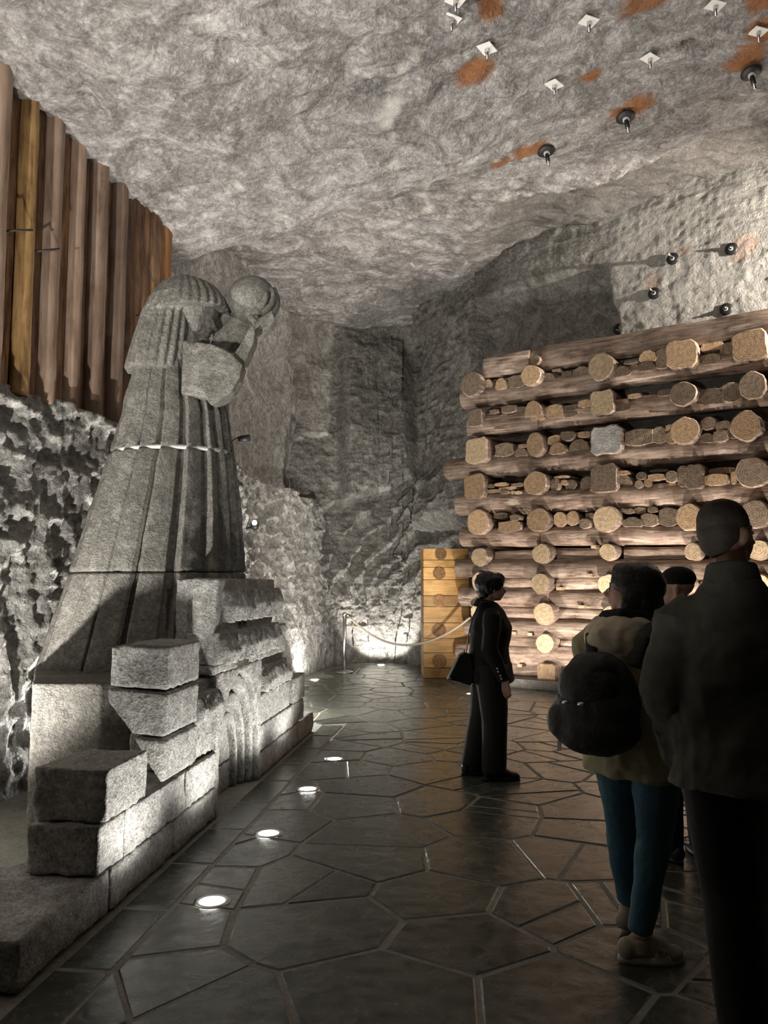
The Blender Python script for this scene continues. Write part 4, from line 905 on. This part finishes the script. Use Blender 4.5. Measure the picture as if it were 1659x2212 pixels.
def person(label, loc, yaw, H, J, skin, hy=0.0, hp=0.0, fem=True):
    """J: joints in the person's own frame (x right, y ahead, z up)"""
    t = empty('person', loc, yaw); tag(t, label, 'person', 'visitors in the chamber')
    hc = Vector(J['head']); Rh = Matrix.Translation(hc) @ Matrix.Rotation(hy, 4, 'Z') @ Matrix.Rotation(hp, 4, 'X'); k = .93 if fem else 1.0; Rh = Rh @ Matrix.Scale(k, 4)
    sh = J['sh']; w_ = J.get('w', 1.0); parts = [xf(head_parts(), Rh)]; nb = Vector(J['neck'])
    parts.append(tube_vf([hc + Vector((0, -.02, -.05)), nb + Vector((0, 0, .03)), nb - Vector((0, 0, .05))], [.056 * k, .058 * k, .075], 14))
    hip, ch = Vector(J['hip']), Vector(J['chest'])
    parts.append(tube_vf([hip - Vector((0, 0, .06)), hip + Vector((0, 0, .04)), hip.lerp(ch, .5), ch, nb - Vector((0, 0, .06))], [(.14 * w_, .10), (.165 * w_, .115), (.13 * w_, .095), (.165 * w_, .11), (.08, .06)], 20, up=(1, 0, 0)))
    for s_ in ('R', 'L'):
        S_, E_, W_ = (Vector(J[a + s_]) for a in ('s', 'e', 'w'))
        parts.append(tube_vf([ch + Vector((0, 0, .08)), S_], [.07, .055], 12)); parts.append(tube_vf([S_, S_.lerp(E_, .5), E_, E_.lerp(W_, .4), W_], [.052, .046, .038, .036, .026], 12)); parts.append(ball_vf(S_, .055))
        parts.append(hand_vf(W_, J['hd' + s_], J['hn' + s_], J.get('hs' + s_, 1), J.get('curl', .5)))
        h_, k_, a_ = (Vector(J[a + s_]) for a in ('h', 'k', 'a'))
        parts.append(tube_vf([h_ + Vector((0, 0, .05)), h_.lerp(k_, .4), k_, k_.lerp(a_, .35), a_], [.088, .075, .054, .052, .036], 14)); parts.append(tube_vf([a_, a_ + Vector(J['f' + s_]) * .09 - Vector((0, 0, a_.z - .04))], [.034, .022], 10))
    link('body', remeshed('body', merge(*parts), .0068, 2), skin, t)
    for sx in (-1, 1):
        e = ball_vf((sx * .030, .074, .004), (.0125, .0125, .0095), 10, 7); link('eye', mesh('eye', *xf(e, Rh)), M['eye'], t)
    return t, Rh
def garment(name, t, vfs, mat, vox=.011, amp=.006, sc=5.0, sm=3, seed=0): return link(name, remeshed(name, merge(*vfs), vox, sm, (amp, sc, 4), seed), mat, t)
def shoe(t, a, f, mat, sole, L_=.26, name='shoe', lab=None):
    """a ankle, f unit direction of the toes"""
    f = Vector((f[0], f[1], 0)).normalized(); b = Vector((a[0], a[1], 0)); r = Vector((f.y, -f.x, 0)); h0 = b - f * .055
    up_ = [tube_vf([h0 + Vector((0, 0, .055)), h0 + f * .09 + Vector((0, 0, .06)), h0 + f * L_ * .62 + Vector((0, 0, .045)), h0 + f * (L_ - .05) + Vector((0, 0, .036))], [(.038, .044), (.040, .050), (.044, .036), (.040, .027)], 14, up=r),
           ball_vf(h0 + Vector((0, 0, .055)), (.042, .042, .045)), ball_vf(h0 + f * (L_ - .055) + Vector((0, 0, .036)), (.044, .050, .030)), tube_vf([b + Vector((0, 0, .04)), b + Vector((0, 0, .10))], [.050, .047], 14), tube_vf([b + f * .01 + Vector((0, 0, .078)), b + f * .10 + Vector((0, 0, .052))], [.040, .036], 12)]
    o = link(name, remeshed(name, merge(*up_), .006, 2), mat, t)
    n = 28; V = []
    for z in (0.0, .030):
        for k in range(n):
            a_ = 2 * PI * k / n; c, s_ = math.cos(a_), math.sin(a_); wd = .044 - .008 * (c < -.2) ; V.append(h0 + f * (L_ / 2 - .022 + c * (L_ / 2 + .018)) + r * s_ * wd * (1 + .12 * c) + Vector((0, 0, z)))
    F = [(k, (k + 1) % n, n + (k + 1) % n, n + k) for k in range(n)] + [tuple(range(n))[::-1], tuple(range(n, 2 * n))]
    link('sole', mesh('sole', V, F), sole, o); return o
def torso_shell(rings, up=(1, 0, 0), seg=24): return tube_vf([r[0] for r in rings], [r[1] for r in rings], seg, up=up)
# ---- woman in black, in profile, facing right
p = on_ground(1060, 1680)
J = dict(sh=.17, head=(0, .035, 1.525), neck=(0, -.01, 1.40), hip=(0, .0, .88), chest=(0, .0, 1.22), sR=(.18, -.0, 1.31), eR=(.225, -.035, 1.03), wR=(.20, .085, .80), hdR=(0, .10, -1), hnR=(-.9, .3, 0), hsR=-1,
         sL=(-.18, 0, 1.31), eL=(-.225, -.03, 1.03), wL=(-.20, .06, .80), hdL=(0, .1, -1), hnL=(.9, .3, 0), hR=(.09, .0, .84), kR=(.09, .025, .48), aR=(.09, .02, .09), fR=(0, 1, 0), hL=(-.09, 0, .84), kL=(-.10, -.05, .48), aL=(-.10, -.13, .09), fL=(0, 1, 0))
t, Rh = person('woman in a black jacket standing in profile, shoulder bag behind her', (p.x, p.y, 0), -PI / 2 + .05, 1.65, J, M['skin'])
garment('trousers', t, [tube_vf([(.085, .0, .92), (.088, .0, .78), (.09, .02, .48), (.092, .012, .06)], [.14, .13, .105, .098], 16), tube_vf([(-.085, 0, .92), (-.09, -.01, .78), (-.10, -.05, .48), (-.10, -.135, .07)], [.14, .13, .105, .096], 16), tube_vf([(0, 0, .80), (0, 0, 1.0)], [(.17, .13), (.16, .12)], 18)], M['black_cloth'], seed=2)
garment('jacket', t, [torso_shell([((0, .01, .765), (.21, .195)), ((0, .005, .90), (.195, .18)), ((0, .0, 1.05), (.175, .160)), ((0, .012, 1.20), (.19, .178)), ((0, -.005, 1.32), (.17, .13)), ((0, -.015, 1.40), (.085, .075))]),
                      tube_vf([(.15, -.01, 1.33), (.185, -.005, 1.30), (.225, -.04, 1.04), (.20, .08, .80)], [.07, .078, .066, .052], 14), tube_vf([(-.15, -.01, 1.33), (-.185, -.005, 1.30), (-.225, -.03, 1.04), (-.20, .06, .80)], [.07, .078, .066, .052], 14)], M['black_wool'], .010, .016, 7)
garment('collar', t, [tube_vf([(0, -.035, 1.36), (0, -.02, 1.43)], [(.105, .10), (.082, .078)], 20), prism_vf([(.10, .02, 1.38), (.03, .13, 1.30), (.10, .145, 1.20), (.15, .08, 1.30)], (-.035, .01, 0)), prism_vf([(-.10, .02, 1.38), (-.03, .13, 1.30), (-.10, .145, 1.20), (-.15, .08, 1.30)], (.035, .01, 0))], M['black_wool'], .008, .003, 9)
hv = [xf(ball_vf((0, -.035, .045), (.112, .130, .104), 20, 14), Rh), xf(ball_vf((0, -.085, -.03), (.078, .055, .075)), Rh), xf(ball_vf((0, .030, .075), (.098, .085, .065)), Rh), xf(ball_vf((.055, .04, .04), (.035, .055, .05)), Rh), xf(ball_vf((-.055, .04, .04), (.035, .055, .05)), Rh), xf(ball_vf((.07, -.04, -.0), (.025, .045, .05)), Rh), xf(ball_vf((-.07, -.04, -.0), (.025, .045, .05)), Rh)]
garment('hair', t, hv, M['hair_black'], .007, .014, 22, 1)
shoe(t, J['aR'], (0, 1), M['shoe_black'], M['shoe_black']); shoe(t, J['aL'], (0, 1), M['shoe_black'], M['shoe_black'])
for i, (y_, z_) in enumerate(((.015, .90), (.022, .875), (.040, .842), (.048, .818))): link('cuff_button', mesh('cuff_button', *ball_vf((.268 - i * .004, y_, z_), (.006, .009, .009), 10, 7)), M['pearl'], t)
for i in range(4): link('front_button', mesh('front_button', *ball_vf((.055, .150 - abs(i - 1.2) * .008, 1.20 - i * .085), (.009, .007, .009), 10, 7)), M['pearl'], t)
# shoulder bag: hangs behind her from a thin strap, a thing of its own
bg = empty('shoulder_bag', Matrix.Translation(Vector((p.x, p.y, 0))) @ Matrix.Rotation(-PI / 2 + .05, 4, 'Z') @ Vector((.12, -.22, .80)), -PI / 2 + .05); tag(bg, 'black leather shoulder bag hanging behind the woman in the black jacket', 'bag')
vf = prism_vf([(0, -.135, .0), (0, .055, -.055), (0, .075, .06), (0, .045, .20), (0, .0, .215), (0, -.04, .19)], (-.11, 0, 0)); me = remeshed('bag_body', vf, .007, 5, (.004, 10, 3)); link('bag_body', me, M['leather'], bg)
link('strap', mesh('strap', *tube_vf([(-.05, .02, .20), (-.03, .035, .35), (-.01, .07, .50), (.0, .14, .62), (-.01, .20, .615), (-.02, .30, .54)], [(.009, .004)] * 6, 8)), M['leather'], bg)
link('clasp', mesh('clasp', *tube_vf([(-.05, .0, .205), (-.05, .0, .235)], .010, 10)), M['pearl'], bg)
link('metal_corner', mesh('metal_corner', *ball_vf((0, -.128, .005), (.006, .022, .008), 10, 6)), M['steel'], bg); link('metal_corner', mesh('metal_corner', *ball_vf((0, .06, -.045), (.006, .012, .014), 10, 6)), M['steel'], bg)
# ---- woman with a backpack, back to us, head turned left
p = on_ground(1388, 2074); YW = math.radians(-40)
J = dict(sh=.17, head=(-.015, .02, 1.535), neck=(0, -.02, 1.40), hip=(0, 0, .90), chest=(0, -.01, 1.22), sR=(.175, -.02, 1.31), eR=(.235, -.0, 1.04), wR=(.17, .20, .96), hdR=(-.7, .6, 0), hnR=(0, -.5, -.5),
         sL=(-.175, -.02, 1.31), eL=(-.235, .02, 1.04), wL=(-.15, .21, 1.0), hdL=(.7, .5, 0), hnL=(0, -.5, -.5), hR=(.09, 0, .87), kR=(.055, .02, .50), aR=(-.0, -.02, .10), fR=(.766, .643, 0), hL=(-.09, .0, .87), kL=(-.13, .13, .50), aL=(-.16, .25, .10), fL=(0, 1, 0))
t, Rh = person('woman in an olive parka carrying a black backpack, head turned left', (p.x, p.y, 0), YW, 1.65, J, M['skin'], math.radians(112), math.radians(8))
garment('jeans', t, [tube_vf([(.085, .0, .96), (.09, .0, .80), (.058, .02, .50), (.042, .0, .36), (.002, -.02, .125)], [.125, .108, .070, .066, .048], 16), tube_vf([(-.085, 0, .96), (-.095, .02, .80), (-.13, .13, .50), (-.14, .16, .36), (-.16, .25, .13)], [.125, .105, .070, .066, .048], 16), tube_vf([(0, -.01, .80), (0, 0, 1.0)], [(.175, .135), (.16, .12)], 18)], M['jeans'], .009, .012, 9, 3, 5)
garment('parka', t, [torso_shell([((0, .0, .775), (.235, .185)), ((0, -.005, .90), (.222, .175)), ((0, .0, 1.05), (.195, .150)), ((0, .0, 1.20), (.20, .145)), ((0, -.01, 1.32), (.185, .115)), ((0, -.02, 1.40), (.095, .085))]),
                     tube_vf([(.15, -.01, 1.32), (.185, -.02, 1.30), (.24, -.0, 1.05), (.18, .18, .965)], [.08, .085, .072, .052], 14), tube_vf([(-.15, -.01, 1.32), (-.185, -.02, 1.30), (-.24, .02, 1.05), (-.16, .19, 1.0)], [.08, .085, .072, .052], 14)], M['olive'], .010, .030, 6, 3, 6)
garment('hood', t, [ball_vf((-.03, -.115, 1.335), (.135, .085, .095), 20, 12, (.35, 0, 0)), tube_vf([(-.10, .05, 1.40), (-.12, -.05, 1.39), (-.03, -.13, 1.37), (.08, -.08, 1.38), (.10, .04, 1.39)], [.035, .05, .05, .045, .03], 12)], M['hood'], .008, .022, 9)
hv = [xf(ball_vf((0, -.032, .040), (.108, .128, .100), 20, 14), Rh), xf(ball_vf((0, -.075, -.07), (.108, .080, .12)), Rh), xf(ball_vf((0, .015, .075), (.092, .080, .060)), Rh), xf(ball_vf((.075, -.015, -.05), (.030, .055, .10)), Rh), xf(ball_vf((-.075, -.015, -.05), (.030, .055, .10)), Rh)]
garment('hair', t, hv, M['hair_black'], .007, .010, 16, 1)
garment('scarf', t, [tube_vf([(-.09, .05, 1.40), (-.10, -.04, 1.41), (0, -.10, 1.42), (.09, -.04, 1.41)], [.035, .045, .045, .04], 12)], M['black_wool'], .008, .006, 12)
for sx in (-1, 1):
    ring = [tuple(Rh @ Vector((sx * .032 + .026 * math.cos(a), .098 - abs(math.cos(a)) * .004, .004 + .020 * math.sin(a)))) for a in np.linspace(0, 2 * PI, 17)]
    link('glasses_rim', mesh('glasses_rim', *tube_vf(ring, .0022, 6)), M['glass'], t)
    link('glasses_temple', mesh('glasses_temple', *tube_vf([Rh @ Vector((sx * .058, .094, .008)), Rh @ Vector((sx * .078, .05, .008)), Rh @ Vector((sx * .080, -.01, .0))], .002, 6)), M['glass'], t)
shR = shoe(t, J['aR'], J['fR'][:2], M['sneaker'], M['sole'], .245, 'sneaker'); shL = shoe(t, J['aL'], (0, 1), M['sneaker'], M['sole'], .245, 'sneaker')
f = Vector(J['fR']); r = Vector((f.y, -f.x, 0)); b = Vector(J['aR']); b.z = 0
def sp(a, z, o_=.0445): return b + f * a + r * o_ + Vector((0, 0, z))
me = mesh('side_patch', *prism_vf([sp(.045, .026), sp(.115, .026, .046), sp(.10, .062, .040), sp(.055, .078, .036)], -r * .012)); fixn(me); link('side_patch', me, M['white'], shR, smooth=False)
nl = [sp(.065, .034, .0475), sp(.062, .062, .042), sp(.085, .036, .0475), sp(.086, .060, .043)]
link('letter', mesh('letter', *tube_vf(nl, .0028, 6)), M['sneaker'], shR)
# backpack
RW = Matrix.Translation(Vector((p.x, p.y, 0))) @ Matrix.Rotation(YW, 4, 'Z')
bk = empty('backpack', RW @ Vector((-.035, -.255, 1.07)), YW); tag(bk, 'slouchy black backpack with silver clasps on the woman in the parka', 'backpack')
vf = merge(ball_vf((-.005, .0, .03), (.165, .105, .19), 24, 16), ball_vf((-.02, -.03, -.085), (.195, .125, .115), 24, 14), ball_vf((-.02, -.045, .12), (.12, .085, .10), 20, 12), ball_vf((-.13, -.06, -.07), (.08, .08, .085)), ball_vf((-.01, -.03, -.02), (.182, .118, .15), 24, 14))
link('pack', remeshed('pack', vf, .010, 3, (.016, 7, 4), 8), M['fuzzy'], bk)
link('flap', remeshed('flap', merge(ball_vf((-.02, -.075, .08), (.135, .07, .11), 20, 12)), .009, 2, (.006, 12, 3), 9), M['fuzzy'], bk)
for sx in (-.085, -.018): link('clasp', mesh('clasp', *merge(ball_vf((sx, -.15, .022), (.016, .008, .008), 12, 7), tube_vf([(sx - .012, -.152, .022), (sx + .014, -.154, .026)], .007, 8))), M['pearl'], bk)
for sx in (-.11, .12):
    pts = [(sx * .8 + .02, .055, .16), (sx + .03, .085, .28), (sx + .035, .16, .325), (sx + .04, .27, .31), (sx + .04, .385, .20), (sx + .03, .405, .08), (sx + .04, .36, -.05)]
    link('shoulder_strap', remeshed('shoulder_strap', tube_vf(pts, [(.030, .011)] * 7, 10, up=(1, 0, 0)), .006, 2), M['fuzzy'], bk)
link('dangling_tab', mesh('dangling_tab', *prism_vf([(-.175, -.06, -.19), (-.16, -.06, -.19), (-.155, -.055, -.13), (-.172, -.055, -.13)], (0, .006, 0))), M['white'], bk, smooth=False)
# ---- visitor in a dark coat and cap, photographing, between the two
p = on_ground(1486, 1858)
J = dict(sh=.18, head=(0, .03, 1.54), neck=(0, -.01, 1.41), hip=(0, 0, .90), chest=(0, 0, 1.24), sR=(.18, 0, 1.34), eR=(.22, .17, 1.22), wR=(.10, .30, 1.49), hdR=(-.2, .15, 1), hnR=(-.3, -.9, 0), hsR=1,
         sL=(-.18, 0, 1.34), eL=(-.21, .18, 1.22), wL=(-.06, .31, 1.49), hdL=(.2, .15, 1), hnL=(.3, -.9, 0), hsL=1, curl=.55, hR=(.09, 0, .86), kR=(.10, .02, .48), aR=(.10, 0, .09), fR=(.2, 1, 0), hL=(-.09, 0, .86), kL=(-.10, .02, .48), aL=(-.10, .02, .09), fL=(-.2, 1, 0))
t, Rh = person('person in dark coat and black cap, mostly hidden behind the backpack woman', (p.x, p.y, 0), math.radians(15), 1.66, J, M['skin'], math.radians(52))
garment('trousers', t, [tube_vf([(.085, 0, .94), (.095, .0, .78), (.10, .02, .48), (.10, .0, .06)], [.12, .108, .082, .075], 14), tube_vf([(-.085, 0, .94), (-.095, .0, .78), (-.10, .02, .48), (-.10, .02, .06)], [.12, .108, .082, .075], 14)], M['black_cloth'], seed=11)
garment('coat', t, [torso_shell([((0, 0, .58), (.22, .17)), ((0, 0, .9), (.205, .155)), ((0, 0, 1.1), (.185, .14)), ((0, 0, 1.26), (.195, .14)), ((0, -.01, 1.37), (.15, .10)), ((0, -.01, 1.43), (.09, .085))]),
                    tube_vf([(.15, 0, 1.34), (.185, 0, 1.33), (.225, .165, 1.22), (.12, .28, 1.45)], [.075, .08, .066, .048], 14), tube_vf([(-.15, 0, 1.34), (-.185, 0, 1.33), (-.215, .175, 1.22), (-.08, .29, 1.45)], [.075, .08, .066, .048], 14)], M['black_wool'], seed=12)
garment('cap', t, [xf(ball_vf((0, -.018, .062), (.090, .108, .075), 20, 12), Rh), xf(prism_vf([(-.06, .07, .052), (-.04, .14, .040), (.04, .14, .040), (.06, .07, .052)], (0, 0, .014)), Rh)], M['black_wool'], .006, .001, 9, 1)
shoe(t, J['aR'], (.2, 1), M['shoe_black'], M['shoe_black']); shoe(t, J['aL'], (-.2, 1), M['shoe_black'], M['shoe_black'])
ph = empty('phone', Matrix.Translation(Vector((p.x, p.y, 0))) @ Matrix.Rotation(math.radians(15), 4, 'Z') @ Vector((.01, .335, 1.635)), math.radians(15)); tag(ph, 'dark phone held up by the person in the cap', 'phone')
me = mesh('case', *box_vf(-.08, .08, -.005, .005, -.038, .038)); bevelled(me, .003, 2); link('case', me, M['phone'], ph)
link('screen', mesh('screen', *box_vf(-.073, .073, -.0062, -.0055, -.034, .034)), M['iron'], ph, smooth=False); link('camera_lens', mesh('camera_lens', *tube_vf([(.06, .004, .02), (.06, .009, .02)], .009, 12)), M['iron'], ph)
# ---- man in a dark jacket in the right foreground, back to us
Ym = 2.78; Xm = (1578 - CX) / FPX * Ym; YM = math.radians(-18)
J = dict(sh=.2, head=(.0, .045, 1.745), neck=(0, -.0, 1.585), hip=(0, 0, 1.0), chest=(0, 0, 1.38), sR=(.185, -.0, 1.445), eR=(.245, -.02, 1.18), wR=(.23, .16, .98), hdR=(-.2, .5, -.8), hnR=(-.9, 0, 0), sL=(-.185, 0, 1.445), eL=(-.235, -.03, 1.17), wL=(-.205, .14, .97), hdL=(.2, .5, -.8), hnL=(.9, 0, 0),
         hR=(.10, 0, .95), kR=(.12, .03, .52), aR=(.12, 0, .10), fR=(.25, 1, 0), hL=(-.10, 0, .95), kL=(-.055, .06, .52), aL=(-.02, .02, .10), fL=(-.1, 1, 0), w=1.12)
t, Rh = person('tall man in a dark suede jacket, back to us at the right edge', (Xm, Ym, 0), YM, 1.87, J, M['skin_dark'], math.radians(-48), 0, False)
garment('trousers', t, [tube_vf([(.10, 0, 1.04), (.105, .0, .86), (.12, .03, .52), (.122, .0, .07)], [.105, .105, .088, .078], 16), tube_vf([(-.10, 0, 1.04), (-.09, .01, .86), (-.055, .06, .52), (-.02, .02, .07)], [.105, .102, .085, .078], 16), tube_vf([(0, 0, .9), (0, 0, 1.1)], [(.165, .12), (.16, .11)], 18)], M['black_cloth'], seed=14)
garment('jacket', t, [torso_shell([((0, 0, .865), (.235, .185)), ((0, 0, 1.0), (.225, .17)), ((0, 0, 1.18), (.215, .155)), ((0, .0, 1.35), (.215, .155)), ((0, -.01, 1.46), (.19, .125)), ((0, -.01, 1.53), (.14, .11)), ((0, -.01, 1.58), (.10, .10))]),
                      tube_vf([(.12, 0, 1.50), (.185, 0, 1.445), (.245, -.02, 1.18), (.23, .15, .99)], [.065, .085, .070, .058], 16), tube_vf([(-.12, 0, 1.50), (-.185, 0, 1.445), (-.235, -.03, 1.17), (-.205, .13, .99)], [.065, .085, .070, .062], 16), tube_vf([(-.225, .03, 1.06), (-.205, .12, .97), (-.10, .12, .90)], [.068, .072, .075], 14)], M['suede'], .010, .034, 6, 3, 15)
garment('collar', t, [tube_vf([(0, -.015, 1.55), (0, -.0, 1.635)], [(.105, .10), (.082, .085)], 20)], M['suede'], .008, .003, 9)
garment('hair', t, [xf(ball_vf((0, -.028, .042), (.081, .098, .085), 20, 14), Rh), xf(ball_vf((0, -.045, .01), (.078, .078, .085), 20, 14), Rh), xf(ball_vf((0, -.062, -.03), (.064, .050, .060)), Rh)], M['hair_dark'], .007, .003, 30, 5)
shoe(t, J['aR'], (.25, 1), M['shoe_black'], M['shoe_black'], .29); shoe(t, J['aL'], (-.1, 1), M['shoe_black'], M['shoe_black'], .29)
